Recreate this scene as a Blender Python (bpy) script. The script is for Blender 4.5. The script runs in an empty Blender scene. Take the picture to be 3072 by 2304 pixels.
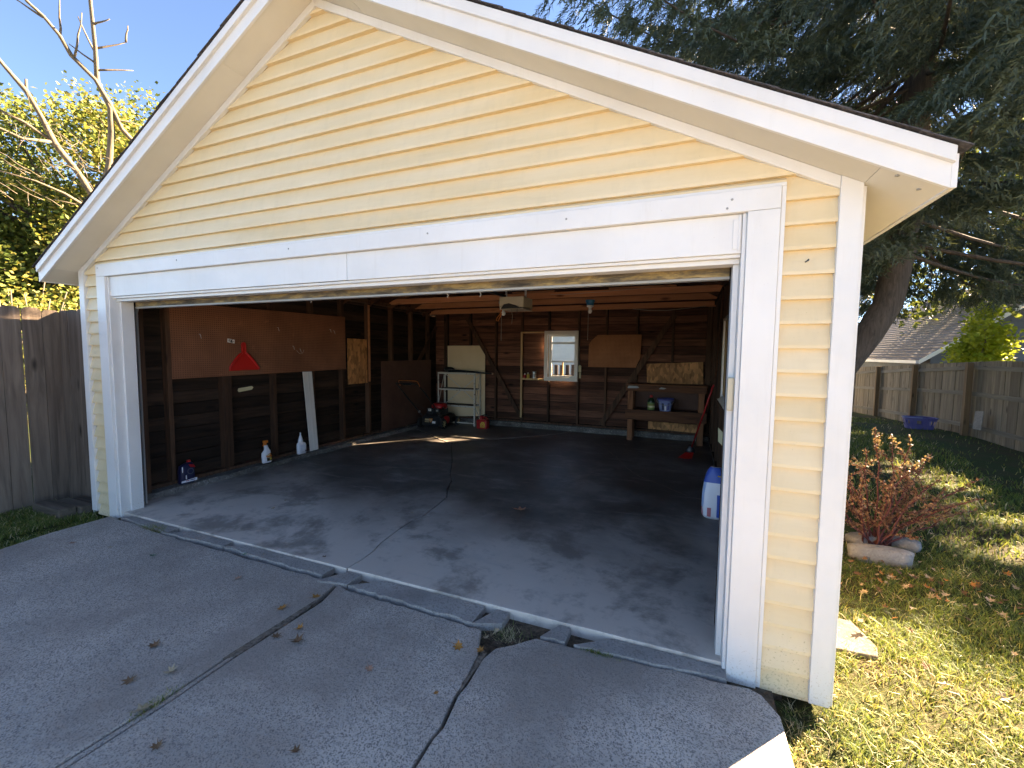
import bpy, math, random
import numpy as np
from mathutils import Vector, Matrix
RD = math.radians
random.seed(7); rng = np.random.default_rng(7)
SC = bpy.context.scene; COL = SC.collection

# ------------------------------------------------------------------ camera
cam_d = bpy.data.cameras.new('camera'); cam = bpy.data.objects.new('camera', cam_d); COL.objects.link(cam)
yaw, pit, rol = RD(22.15), RD(4.117), RD(.58)
F = Vector((-math.sin(yaw)*math.cos(pit), math.cos(yaw)*math.cos(pit), -math.sin(pit)))
R0 = Vector((math.cos(yaw), math.sin(yaw), 0)); U0 = R0.cross(F)
Rv = R0*math.cos(rol)+U0*math.sin(rol); Uv = -R0*math.sin(rol)+U0*math.cos(rol)
CAM = Vector((2.4515, -2.4162, 1.6129))
M = Matrix.Identity(4)
for i in range(3):
    M[i][0] = Rv[i]; M[i][1] = Uv[i]; M[i][2] = -F[i]; M[i][3] = CAM[i]
cam.matrix_world = M
cam_d.sensor_width = 36; cam_d.lens = 1293.2692/3072*36; cam_d.clip_end = 600; cam_d.clip_start = .05
SC.camera = cam
# ------------------------------------------------------------------ light
AZ, EL = RD(40.4), RD(27.0)
SUN = Vector((math.sin(AZ)*math.cos(EL), math.cos(AZ)*math.cos(EL), math.sin(EL)))
W = bpy.data.worlds.new('World'); SC.world = W; W.use_nodes = True
nt = W.node_tree; bg = nt.nodes['Background']
sky = nt.nodes.new('ShaderNodeTexSky'); sky.sky_type = 'NISHITA'; sky.sun_disc = False
sky.sun_elevation = EL; sky.sun_rotation = AZ; sky.altitude = 200; sky.air_density = .65; sky.dust_density = 0; sky.ozone_density = 6.5
nt.links.new(sky.outputs[0], bg.inputs[0]); bg.inputs[1].default_value = .05
sun_d = bpy.data.lights.new('sun', 'SUN'); sun_d.energy = 5.0; sun_d.angle = RD(.53); sun_d.color = (1, .91, .79)
sun = bpy.data.objects.new('sun', sun_d); COL.objects.link(sun); sun.rotation_euler = SUN.to_track_quat('Z', 'Y').to_euler(); sun.location = SUN*60
vs = SC.view_settings; vs.view_transform = 'Standard'; vs.look = 'None'; vs.gamma = 1; vs.use_curve_mapping = False
vs.exposure = 3.64
vs.use_white_balance = True; vs.white_balance_temperature = 9200; vs.white_balance_tint = 14
SC.cycles.max_bounces = 6; SC.cycles.diffuse_bounces = 4; SC.cycles.glossy_bounces = 2; SC.cycles.transparent_max_bounces = 12
SC.cycles.use_denoising = True; SC.cycles.use_adaptive_sampling = True; SC.cycles.adaptive_threshold = .025

# ------------------------------------------------------------------ materials
def nodes(name):
    m = bpy.data.materials.new(name); m.use_nodes = True
    n = m.node_tree.nodes; b = n['Principled BSDF']; return m, n, m.node_tree.links, b
def rgba(c): return (c[0], c[1], c[2], 1)
def plain(name, c, rough=.5, metal=0, spec=.5, emit=None):
    m, n, l, b = nodes(name)
    b.inputs['Base Color'].default_value = rgba(c); b.inputs['Roughness'].default_value = rough; b.inputs['Metallic'].default_value = metal
    b.inputs['Specular IOR Level'].default_value = spec
    return m
def ramp(n, l, fac, stops):
    r = n.new('ShaderNodeValToRGB'); e = r.color_ramp.elements
    while len(e) < len(stops): e.new(.5)
    for k, (p, c) in enumerate(stops): e[k].position = p; e[k].color = rgba(c) if len(c) == 3 else c
    l.new(fac, r.inputs[0]); return r.outputs[0]
def coords(n, l, scale, rnd=True):
    tc = n.new('ShaderNodeTexCoord'); mp = n.new('ShaderNodeMapping'); mp.inputs['Scale'].default_value = scale
    if rnd:
        oi = n.new('ShaderNodeObjectInfo'); ad = n.new('ShaderNodeVectorMath'); ad.operation = 'MULTIPLY_ADD'
        ad.inputs[0].default_value = (1, 1, 1); ml = n.new('ShaderNodeMath'); ml.operation = 'MULTIPLY'; ml.inputs[1].default_value = 37.
        l.new(oi.outputs['Random'], ml.inputs[0]); l.new(ml.outputs[0], ad.inputs[1]); l.new(tc.outputs['Object'], ad.inputs[2])
        ad2 = n.new('ShaderNodeVectorMath'); ad2.operation = 'ADD'; l.new(tc.outputs['Object'], ad2.inputs[0]); l.new(ml.outputs[0], ad2.inputs[1])
        l.new(ad2.outputs[0], mp.inputs[0])
    else: l.new(tc.outputs['Object'], mp.inputs[0])
    return mp.outputs[0]
def noise(n, l, vec, s, d=4, ro=.55, dist=0):
    t = n.new('ShaderNodeTexNoise'); t.inputs['Scale'].default_value = s; t.inputs['Detail'].default_value = d; t.inputs['Roughness'].default_value = ro; t.inputs['Distortion'].default_value = dist
    l.new(vec, t.inputs['Vector']); return t.outputs['Fac']
def mixc(n, l, fac, a, b, mode='MIX'):
    x = n.new('ShaderNodeMix'); x.data_type = 'RGBA'; x.blend_type = mode
    for sock, v in ((x.inputs[0], fac), (x.inputs[6], a), (x.inputs[7], b)):
        if isinstance(v, (int, float)): sock.default_value = v
        elif isinstance(v, tuple): sock.default_value = rgba(v)
        else: l.new(v, sock)
    return x.outputs[2]
def bump(n, l, b, h, strength=.3, dist=.01):
    bp = n.new('ShaderNodeBump'); bp.inputs['Strength'].default_value = strength; bp.inputs['Distance'].default_value = dist
    l.new(h, bp.inputs['Height']); l.new(bp.outputs[0], b.inputs['Normal'])
def randbright(n, l, c, lo=.75, hi=1.2):
    oi = n.new('ShaderNodeObjectInfo'); mr = n.new('ShaderNodeMapRange'); mr.inputs['To Min'].default_value = lo; mr.inputs['To Max'].default_value = hi
    l.new(oi.outputs['Random'], mr.inputs['Value'])
    v = n.new('ShaderNodeVectorMath'); v.operation = 'SCALE'; l.new(c, v.inputs[0]); l.new(mr.outputs[0], v.inputs['Scale']); return v.outputs[0]
def wood(name, dark, light, scale, axis, rough=.75, var=(.75, 1.2), bstr=.35, knots=True):
    """grain runs along axis 0/1/2"""
    m, n, l, b = nodes(name)
    s = [14., 14., 14.]; s[axis] = 1.1
    v = coords(n, l, tuple(x*scale for x in s))
    g = noise(n, l, v, 2.2, 6, .62, .6)
    big = coords(n, l, (1.2*scale,)*3); k = noise(n, l, big, 1.3, 3)
    c = ramp(n, l, g, [(.25, dark), (.5, tuple((p+q)/2 for p, q in zip(dark, light))), (.75, light)])
    c = mixc(n, l, k, mixc(n, l, .45, c, dark), c)
    if knots:
        kv = coords(n, l, tuple((1.6 if i == axis else 5.) for i in range(3)))
        vo = n.new('ShaderNodeTexVoronoi'); vo.inputs['Scale'].default_value = 1.; l.new(kv, vo.inputs['Vector'])
        kf = ramp(n, l, vo.outputs['Distance'], [(.05, (1, 1, 1)), (.16, (0, 0, 0))])
        c = mixc(n, l, kf, c, tuple(x*.45 for x in dark))
    c = randbright(n, l, c, *var); l.new(c, b.inputs['Base Color']); b.inputs['Roughness'].default_value = rough; b.inputs['Specular IOR Level'].default_value = .25
    bump(n, l, b, g, bstr, .004); return m
def speck(name, a, bcol, scale, rough=.6, bs=.15, spec=.4, stops=(.35, .65), var=None, dist=.004):
    m, n, l, b = nodes(name); v = coords(n, l, (1, 1, 1))
    g = noise(n, l, v, scale, 6, .6); c = ramp(n, l, g, [(stops[0], a), (stops[1], bcol)])
    if var: c = randbright(n, l, c, *var)
    l.new(c, b.inputs['Base Color']); b.inputs['Roughness'].default_value = rough; b.inputs['Specular IOR Level'].default_value = spec; bump(n, l, b, g, bs, dist); return m
def leafmat(name, a, bcol, trans=.45, rough=.55, scale=.9):
    m, n, l, b = nodes(name); out = n['Material Output']
    v = coords(n, l, (1, 1, 1), False); g = noise(n, l, v, scale, 2)
    wn = n.new('ShaderNodeTexWhiteNoise'); geo = n.new('ShaderNodeNewGeometry'); wn.noise_dimensions = '1D'; l.new(geo.outputs['Random Per Island'], wn.inputs['W'])
    f = n.new('ShaderNodeMath'); f.operation = 'MULTIPLY_ADD'; f.inputs[1].default_value = .55; l.new(wn.outputs['Value'], f.inputs[0])
    h = n.new('ShaderNodeMath'); h.operation = 'MULTIPLY'; h.inputs[1].default_value = .5; l.new(g, h.inputs[0]); l.new(h.outputs[0], f.inputs[2])
    c = ramp(n, l, f.outputs[0], [(.15, a), (.75, bcol)])
    l.new(c, b.inputs['Base Color']); b.inputs['Roughness'].default_value = rough; b.inputs['Specular IOR Level'].default_value = .3
    if trans:
        t = n.new('ShaderNodeBsdfTranslucent'); c2 = mixc(n, l, .5, c, (.24, .25, .05)); l.new(c2, t.inputs['Color'])
        mx = n.new('ShaderNodeMixShader'); mx.inputs[0].default_value = trans; l.new(b.outputs[0], mx.inputs[1]); l.new(t.outputs[0], mx.inputs[2]); l.new(mx.outputs[0], out.inputs[0])
    return m
MT = {}
def splash(n, l, c, dirt, z0=.5, z1=-.05, amt=.8):
    """mud spots thrown up from the ground"""
    v = coords(n, l, (1, 1, 1), False); sx = n.new('ShaderNodeSeparateXYZ'); l.new(v, sx.inputs[0]); mr = n.new('ShaderNodeMapRange'); mr.inputs['From Min'].default_value = z0; mr.inputs['From Max'].default_value = z1; mr.inputs['To Min'].default_value = 0; mr.inputs['To Max'].default_value = .16; l.new(sx.outputs[2], mr.inputs['Value'])
    ad = n.new('ShaderNodeMath'); ad.operation = 'ADD'; l.new(noise(n, l, v, 95, 3, .6), ad.inputs[0]); l.new(mr.outputs[0], ad.inputs[1])
    return mixc(n, l, ramp(n, l, ad.outputs[0], [(.70, (0, 0, 0)), (.78, (amt, amt, amt))]), c, dirt)
# vinyl siding: faded, streaked, splashed near the ground
m, n, l, b = nodes('vinyl'); v = coords(n, l, (.7, 1, 3.)); g = noise(n, l, v, 1.6, 5)
c = ramp(n, l, g, [(.3, (.66, .505, .29)), (.7, (.72, .585, .385))]); st = noise(n, l, coords(n, l, (7, 7, .5)), 2, 5, .65)
c = mixc(n, l, ramp(n, l, st, [(.5, (0, 0, 0)), (.8, (.28, .28, .28))]), c, (.50, .40, .25)); c = splash(n, l, c, (.36, .25, .14), .4, amt=.55); l.new(c, b.inputs['Base Color']); b.inputs['Roughness'].default_value = .5
bump(n, l, b, noise(n, l, coords(n, l, (1.1, 1, 5)), 2, 3), .35, .012); MT['vinyl'] = m
# white aluminium wrap: oil-canned, grimy
m, n, l, b = nodes('white_trim'); v = coords(n, l, (1.5, 1.5, 1.5)); g = noise(n, l, v, 1.3, 4)
c = ramp(n, l, g, [(.3, (.61, .597, .575)), (.65, (.685, .672, .65))]); st = noise(n, l, coords(n, l, (9, 9, .8)), 2, 6, .7)
c = mixc(n, l, ramp(n, l, st, [(.56, (0, 0, 0)), (.85, (.35, .35, .35))]), c, (.50, .46, .40)); c = splash(n, l, c, (.40, .33, .25), .25, amt=.5); l.new(c, b.inputs['Base Color']); b.inputs['Roughness'].default_value = .42
bump(n, l, b, noise(n, l, coords(n, l, (2.2, 2.2, 2.2)), 1.6, 3), .5, .02); MT['trim'] = m
MT['soffit'] = speck('soffit', (.60, .56, .48), (.66, .62, .54), 1.5, .6, .05)
MT['shingle'] = speck('shingle', (.045, .042, .045), (.10, .092, .095), 60, .95, .6, .2, var=(.7, 1.25), dist=.01)
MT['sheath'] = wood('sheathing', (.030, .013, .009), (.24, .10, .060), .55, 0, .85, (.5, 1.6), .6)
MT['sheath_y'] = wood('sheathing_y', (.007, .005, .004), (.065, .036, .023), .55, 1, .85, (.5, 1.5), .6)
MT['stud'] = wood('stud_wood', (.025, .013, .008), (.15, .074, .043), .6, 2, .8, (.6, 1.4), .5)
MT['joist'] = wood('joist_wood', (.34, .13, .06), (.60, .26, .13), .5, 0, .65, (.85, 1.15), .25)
MT['rafter'] = wood('rafter_wood', (.035, .014, .007), (.15, .06, .028), .6, 0, .7)
MT['bench'] = wood('bench_wood', (.065, .026, .014), (.32, .125, .058), .6, 0, .75, (.8, 1.3), .4)
MT['benchz'] = wood('bench_leg_wood', (.10, .04, .02), (.42, .165, .075), .6, 2, .75, (.8, 1.3), .4)
MT['pine'] = wood('new_pine', (.50, .29, .13), (.70, .47, .24), .6, 2, .6, (.9, 1.1), .2)
MT['fence'] = wood('fence_wood', (.070, .050, .038), (.25, .188, .145), .5, 2, .85, (.75, 1.3), .6)
MT['fence2'] = wood('fence_wood_tan', (.11, .088, .064), (.31, .26, .195), .5, 2, .85, (.75, 1.25), .5)
MT['fencepost'] = wood('fence_post_wood', (.10, .062, .035), (.25, .17, .10), .5, 2, .85, (.85, 1.15), .5)
MT['rail'] = wood('fence_rail_wood', (.11, .10, .085), (.26, .24, .20), .5, 1, .85, (.85, 1.15), .4)
MT['timber'] = wood('old_timber', (.05, .038, .028), (.19, .15, .115), .6, 0, .9, (.8, 1.2), .7)
m, n, l, b = nodes('weathered_door'); v = coords(n, l, (1.3, 3, 7)); g = noise(n, l, v, 3.0, 9, .72, .15)
c = ramp(n, l, g, [(.34, (.035, .03, .027)), (.47, (.13, .105, .075)), (.56, (.30, .215, .095)), (.66, (.42, .33, .19))]); l.new(c, b.inputs['Base Color']); b.inputs['Roughness'].default_value = .85; bump(n, l, b, g, .6, .006); MT['doorwood'] = m
def board(name, a, bcol, holes=False, osb=False, rough=.7):
    m, n, l, b = nodes(name); v = coords(n, l, (1, 1, 1)); g = noise(n, l, v, 2.2, 5)
    c = ramp(n, l, g, [(.3, a), (.7, bcol)])
    if osb:
        vo = n.new('ShaderNodeTexVoronoi'); vo.inputs['Scale'].default_value = 26; mp = coords(n, l, (1, 1, .45)); l.new(mp, vo.inputs['Vector'])
        hs = n.new('ShaderNodeHueSaturation'); l.new(c, hs.inputs['Color']); sp = n.new('ShaderNodeSeparateColor'); l.new(vo.outputs['Color'], sp.inputs[0])
        mr = n.new('ShaderNodeMapRange'); mr.inputs['To Min'].default_value = .55; mr.inputs['To Max'].default_value = 1.35; l.new(sp.outputs[0], mr.inputs['Value']); l.new(mr.outputs[0], hs.inputs['Value']); c = hs.outputs[0]
        bump(n, l, b, sp.outputs[0], .3, .003)
    if holes:
        t = n.new('ShaderNodeTexCoord'); md = n.new('ShaderNodeVectorMath'); md.operation = 'WRAP'; md.inputs[1].default_value = (.0127, .0127, .0127); md.inputs[2].default_value = (-.0127, -.0127, -.0127)
        l.new(t.outputs['Object'], md.inputs[0]); sx = n.new('ShaderNodeSeparateXYZ'); l.new(md.outputs[0], sx.inputs[0])
        cb = n.new('ShaderNodeCombineXYZ'); l.new(sx.outputs[0 if holes == 'x' else 1], cb.inputs[0]); l.new(sx.outputs[2], cb.inputs[1])
        ln = n.new('ShaderNodeVectorMath'); ln.operation = 'LENGTH'; l.new(cb.outputs[0], ln.inputs[0])
        hf = ramp(n, l, ln.outputs['Value'], [(.0035, (1, 1, 1)), (.0045, (0, 0, 0))]); c = mixc(n, l, hf, c, (.006, .004, .003))
    g3 = noise(n, l, coords(n, l, (1, 1, 1)), 6, 5, .7); c = mixc(n, l, ramp(n, l, g3, [(.62, (0, 0, 0)), (.72, (.35, .35, .35))]), c, tuple(min(1, x*1.8) for x in bcol))
    l.new(c, b.inputs['Base Color']); b.inputs['Roughness'].default_value = rough; b.inputs['Specular IOR Level'].default_value = .3; return m
MT['pegboard'] = board('pegboard', (.19, .075, .04), (.28, .115, .062), 'y')
MT['pegboard2'] = board('pegboard_back', (.30, .11, .042), (.44, .17, .07), 'x')
MT['hardboard'] = board('hardboard', (.08, .038, .028), (.13, .065, .046))
MT['osb'] = board('osb', (.36, .155, .058), (.58, .275, .11), osb=True)
MT['beige'] = board('beige_board', (.68, .51, .31), (.76, .59, .38))
MT['orangeply'] = board('orange_plywood', (.58, .32, .12), (.68, .40, .17))
# concrete
def concrete(name, dark, light, agg, stain, rough, scale=1., aggs=170, bs=.5, stainlo=.45, stainhi=.75, bd=.004):
    m, n, l, b = nodes(name); v = coords(n, l, (1, 1, 1), False)
    a = noise(n, l, v, 1.1*scale, 6, .62, .4); f = noise(n, l, v, 38*scale, 5, .7)
    c = ramp(n, l, a, [(.3, dark), (.7, light)]); c = mixc(n, l, f, mixc(n, l, .35, c, (0, 0, 0)), c)
    vo = n.new('ShaderNodeTexVoronoi'); vo.inputs['Scale'].default_value = aggs; l.new(v, vo.inputs['Vector'])
    sp = n.new('ShaderNodeSeparateColor'); l.new(vo.outputs['Color'], sp.inputs[0])
    sel = ramp(n, l, sp.outputs[0], [(.55, (0, 0, 0)), (.62, (agg, agg, agg))])
    tone = ramp(n, l, sp.outputs[1], [(0, (.05, .045, .05)), (.5, (.20, .18, .165)), (1, (.44, .42, .40))])
    c = mixc(n, l, sel, c, tone)
    s2 = noise(n, l, v, .75*scale, 6, .65, .3); c = mixc(n, l, ramp(n, l, s2, [(stainlo, (0, 0, 0)), (stainhi, (.75, .75, .75))]), c, stain)
    l.new(c, b.inputs['Base Color']); b.inputs['Roughness'].default_value = rough; b.inputs['Specular IOR Level'].default_value = .35
    ad = n.new('ShaderNodeMath'); ad.operation = 'MULTIPLY_ADD'; ad.inputs[1].default_value = .5; l.new(sp.outputs[2], ad.inputs[0]); l.new(f, ad.inputs[2])
    bump(n, l, b, ad.outputs[0], bs, bd); return m
MT['drive'] = concrete('drive_concrete', (.46, .385, .325), (.76, .655, .56), .75, (.27, .22, .185), .85, aggs=190, bs=1., stainlo=.44, stainhi=.62, bd=.008)
MT['bounce_alley'] = concrete('bounce_concrete', (.44, .41, .36), (.54, .50, .45), .4, (.36, .33, .29), .85, .6, aggs=120, bs=.5)
MT['apron'] = concrete('apron_concrete', (.36, .315, .285), (.52, .465, .42), .4, (.25, .22, .20), .9, 2.5, aggs=110, bs=1., bd=.008)
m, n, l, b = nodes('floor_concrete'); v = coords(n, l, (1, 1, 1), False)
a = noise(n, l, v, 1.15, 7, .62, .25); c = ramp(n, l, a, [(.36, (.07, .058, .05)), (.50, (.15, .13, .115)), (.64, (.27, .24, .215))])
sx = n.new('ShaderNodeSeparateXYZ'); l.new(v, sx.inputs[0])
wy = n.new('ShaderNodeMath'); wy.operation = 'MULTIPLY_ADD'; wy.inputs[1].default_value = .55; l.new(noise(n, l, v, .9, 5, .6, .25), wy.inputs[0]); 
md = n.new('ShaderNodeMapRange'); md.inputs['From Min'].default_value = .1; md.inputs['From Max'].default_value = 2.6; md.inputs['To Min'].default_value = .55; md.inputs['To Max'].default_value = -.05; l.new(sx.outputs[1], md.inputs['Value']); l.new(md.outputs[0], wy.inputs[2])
c = mixc(n, l, ramp(n, l, wy.outputs[0], [(.40, (0, 0, 0)), (.72, (.8, .8, .8))]), c, (.68, .575, .49))      # worn spots; skylight fading inward from the door is painted into the colour
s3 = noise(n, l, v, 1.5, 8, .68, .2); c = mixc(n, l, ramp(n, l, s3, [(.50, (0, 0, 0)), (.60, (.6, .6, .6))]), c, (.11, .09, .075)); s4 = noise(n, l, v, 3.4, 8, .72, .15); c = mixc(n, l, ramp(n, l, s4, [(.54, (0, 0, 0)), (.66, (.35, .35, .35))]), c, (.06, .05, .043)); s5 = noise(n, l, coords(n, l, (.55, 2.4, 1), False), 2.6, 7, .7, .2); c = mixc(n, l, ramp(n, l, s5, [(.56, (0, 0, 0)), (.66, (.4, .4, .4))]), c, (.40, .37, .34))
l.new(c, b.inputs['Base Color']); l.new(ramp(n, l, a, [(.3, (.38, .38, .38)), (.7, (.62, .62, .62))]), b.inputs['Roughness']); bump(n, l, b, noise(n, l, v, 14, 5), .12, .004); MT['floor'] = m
MT['curb'] = concrete('curb_concrete', (.13, .115, .10), (.30, .27, .24), .5, (.06, .05, .04), .92, 4., aggs=60, bs=1., bd=.01)
MT['stone'] = concrete('edging_stone', (.25, .24, .23), (.36, .35, .33), .3, (.16, .155, .145), .9, 5, aggs=80, bs=.6)
MT['dirt'] = speck('dirt', (.045, .033, .024), (.15, .11, .078), 30, .95, .8, .1, dist=.015)
MT['jointdirt'] = speck('joint_dirt', (.09, .068, .052), (.24, .19, .15), 45, .95, .8, .1, dist=.01)
MT['mortar'] = speck('crack_mortar', (.30, .25, .20), (.48, .41, .33), 40, .9, .6)
m, n, l, b = nodes('lawn_soil'); v = coords(n, l, (1, 1, 1), False)
a = noise(n, l, v, .8, 6, .65, .5); f = noise(n, l, v, 26, 4, .7)
c = ramp(n, l, a, [(.36, (.085, .062, .038)), (.47, (.075, .072, .030)), (.6, (.050, .075, .020))]); c = mixc(n, l, f, mixc(n, l, .5, c, (.01, .01, .005)), c); l.new(c, b.inputs['Base Color']); b.inputs['Roughness'].default_value = .95; b.inputs['Specular IOR Level'].default_value = .1
bump(n, l, b, f, .8, .03); MT['lawn'] = m
MT['grass'] = leafmat('grass_green', (.05, .10, .02), (.14, .20, .045), .3, scale=2.5)
MT['grassy'] = leafmat('grass_yellow', (.16, .18, .03), (.34, .32, .09), .3, scale=2.5)
MT['straw'] = leafmat('grass_straw', (.36, .28, .14), (.62, .51, .31), .2, scale=2.5)
MT['maple'] = leafmat('maple_leaf', (.026, .056, .012), (.16, .20, .042), .38, scale=.6)
MT['mapley'] = leafmat('maple_leaf_yellow', (.16, .15, .03), (.36, .29, .07), .4)
MT['bushleaf'] = leafmat('bush_leaf', (.20, .30, .015), (.42, .46, .04), .55)
MT['darkleaf'] = leafmat('dark_leaf', (.020, .042, .010), (.085, .12, .022), .35)
MT['needle'] = leafmat('spruce_needle', (.026, .044, .034), (.085, .115, .078), .12, scale=1.3)
MT['barberry'] = leafmat('barberry_leaf', (.17, .070, .048), (.34, .18, .115), .3, scale=4)
MT['bark'] = wood('bark', (.045, .034, .027), (.17, .13, .105), 1.3, 2, .95, (.95, 1.05), 1., False)
MT['barebark'] = wood('bare_bark', (.085, .066, .047), (.27, .215, .155), 1.3, 2, .9, (.95, 1.05), .6, False)
MT['redstem'] = plain('red_stem', (.10, .022, .02), .7)
LEAFC = {'orange': (.42, .17, .035), 'brown': (.19, .095, .045), 'tan': (.45, .33, .20), 'green': (.14, .22, .14), 'pink': (.40, .22, .15), 'warm': (.72, .34, .20)}
for k, c in LEAFC.items(): MT['leaf_'+k] = speck('dry_leaf_'+k, tuple(x*.65 for x in c), c, 40, .75, .3)
for k, (c, r, mt) in {'black': ((.012, .012, .013), .4, 0), 'rubber': ((.014, .014, .014), .75, 0), 'red': ((.42, .012, .012), .35, 0), 'redplastic': ((.55, .02, .016), .38, 0), 'white': ((.78, .78, .78), .4, 0),
    'whiteplastic': ((.74, .75, .80), .35, 0), 'grey': ((.30, .30, .29), .45, 0), 'steel': ((.52, .52, .52), .38, .9), 'chrome': ((.7, .7, .7), .2, 1), 'beigeplastic': ((.50, .44, .32), .45, 0), 'blue': ((.02, .09, .40), .4, 0),
    'tealblue': ((.02, .16, .28), .45, 0), 'navy': ((.012, .014, .05), .35, 0), 'yellow': ((.62, .42, .05), .5, 0), 'cream': ((.68, .60, .36), .5, 0), 'orange': ((.62, .16, .02), .45, 0), 'tan': ((.45, .34, .18), .5, 0),
    'purple': ((.10, .10, .30), .5, 0), 'periwinkle': ((.22, .28, .52), .4, 0), 'darkgreen': ((.01, .035, .012), .3, 0), 'label_green': ((.30, .42, .14), .5, 0), 'masking': ((.62, .52, .32), .7, 0), 'bulb': ((.8, .8, .78), .15, 0),
    'pink': ((.55, .16, .18), .5, 0), 'string': ((.40, .34, .28), .9, 0), 'darkmetal': ((.05, .05, .055), .4, .8), 'lightblue': ((.30, .42, .62), .5, 0), 'housegrey': ((.10, .11, .125), .8, 0), 'winframe': ((.78, .74, .66), .5, 0)}.items(): MT[k] = plain(k, c, r, mt)
MT['rack'] = speck('rack_white_rust', (.20, .11, .06), (.62, .58, .50), 22, .5, .2, stops=(.33, .42))
MT['glass'] = plain('glass', (1, 1, 1), .02); MT['glass'].node_tree.nodes['Principled BSDF'].inputs['Transmission Weight'].default_value = 1; MT['glass'].node_tree.nodes['Principled BSDF'].inputs['IOR'].default_value = 1.1
MT['houseroof'] = speck('house_shingle', (.13, .115, .105), (.24, .21, .19), 30, .85, .5, .3, var=(.85, 1.15))
MT['housewall'] = speck('house_siding', (.11, .12, .135), (.14, .15, .165), 3, .8, .05)
MT['cream_house'] = speck('pale_house', (.74, .72, .64), (.80, .78, .70), 3, .8, .05)
MT['bluehouse'] = speck('blue_house', (.10, .12, .17), (.14, .16, .21), 3, .8, .05)

# ------------------------------------------------------------------ mesh helpers
class MB:
    def __init__(s): s.v = []; s.f = []; s.mi = []
    def add(s, vs, fs, mi=0):
        o = len(s.v); s.v += [tuple(x) for x in vs]; s.f += [tuple(i+o for i in f) for f in fs]; s.mi += [mi]*len(fs); return s
    def box(s, x0, x1, y0, y1, z0, z1, mi=0):
        return s.add([(x0,y0,z0),(x1,y0,z0),(x1,y1,z0),(x0,y1,z0),(x0,y0,z1),(x1,y0,z1),(x1,y1,z1),(x0,y1,z1)],
                     [(0,3,2,1),(4,5,6,7),(0,1,5,4),(1,2,6,5),(2,3,7,6),(3,0,4,7)], mi)
    def prism(s, poly, d, mi=0):
        """poly: list of 3D points (closed, planar), d: extrusion vector"""
        n = len(poly); d = Vector(d); p = [Vector(q) for q in poly]; q = [a+d for a in p]
        return s.add(p+q, [tuple(range(n))[::-1], tuple(range(n, 2*n))]+[(i, (i+1) % n, n+(i+1) % n, n+i) for i in range(n)], mi)
    def bar(s, a, b, w, h, up=(0,0,1), mi=0):
        a, b = Vector(a), Vector(b); d = (b-a).normalized(); up = Vector(up)
        if abs(d.dot(up)) > .98: up = Vector((1,0,0))
        r = d.cross(up).normalized(); u = r.cross(d)
        c = [a+r*x*w/2+u*y*h/2 for x, y in ((-1,-1),(1,-1),(1,1),(-1,1))]
        return s.prism(c, b-a, mi)
    def tube(s, pts, rad, seg=8, mi=0, cap=True):
        pts = [Vector(p) for p in pts]; n = len(pts); rad = [rad]*n if isinstance(rad, (int, float)) else rad
        vs = []; pr = None
        for i, p in enumerate(pts):
            t = (pts[min(i+1, n-1)]-pts[max(i-1, 0)]).normalized()
            if pr is None: pr = t.cross(Vector((0,0,1)) if abs(t.z) < .9 else Vector((1,0,0))).normalized()
            pr = (pr-t*pr.dot(t)).normalized(); q = t.cross(pr)
            vs += [p+(pr*math.cos(2*math.pi*k/seg)+q*math.sin(2*math.pi*k/seg))*rad[i] for k in range(seg)]
        fs = [(i*seg+k, i*seg+(k+1) % seg, (i+1)*seg+(k+1) % seg, (i+1)*seg+k) for i in range(n-1) for k in range(seg)]
        if cap: fs += [tuple(range(seg))[::-1], tuple(range((n-1)*seg, n*seg))]
        return s.add(vs, fs, mi)
    def lathe(s, prof, c=(0,0,0), axis='z', seg=20, sx=1, sy=1, mi=0):
        """prof: (radius, height) pairs"""
        vs = []; c = Vector(c)
        for r, h in prof:
            for k in range(seg):
                a = 2*math.pi*k/seg; x, y = r*math.cos(a)*sx, r*math.sin(a)*sy
                vs.append(c+(Vector((x, y, h)) if axis == 'z' else Vector((h, x, y)) if axis == 'x' else Vector((x, h, y))))
        n = len(prof)
        fs = [(i*seg+k, i*seg+(k+1) % seg, (i+1)*seg+(k+1) % seg, (i+1)*seg+k) for i in range(n-1) for k in range(seg)]+[tuple(range(seg))[::-1], tuple(range((n-1)*seg, n*seg))]
        return s.add(vs, fs, mi)
    def rot(s, ang, c, axis='z'):
        R = Matrix.Rotation(ang, 3, axis.upper()); c = Vector(c); s.v = [tuple(R@(Vector(p)-c)+c) for p in s.v]; return s
    def build(s, name, mat, parent=None, bevel=0, smooth=False):
        me = bpy.data.meshes.new(name); me.from_pydata(s.v, [], s.f)
        for mm in (mat if isinstance(mat, (list, tuple)) else [mat]): me.materials.append(MT[mm])
        if len(me.materials) > 1: me.polygons.foreach_set('material_index', s.mi)
        if smooth: me.polygons.foreach_set('use_smooth', [True]*len(me.polygons))
        me.update(); return place(name, me, parent, bevel)
def place(name, me, parent=None, bevel=0):
    o = bpy.data.objects.new(name, me); COL.objects.link(o)
    if parent is not None: o.parent = parent
    if bevel:
        b = o.modifiers.new('bevel', 'BEVEL'); b.width = bevel; b.segments = 2; b.limit_method = 'ANGLE'
    return o
def tag(o, label, cat, group=None):
    o['label'] = label; o['category'] = cat
    if group: o['group'] = group
    return o
def thing(name, label, cat, loc=(0,0,0), group=None):
    o = bpy.data.objects.new(name, None); COL.objects.link(o); o.empty_display_size = .1; o.location = loc; bpy.context.view_layer.update()
    return tag(o, label, cat, group)
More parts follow.
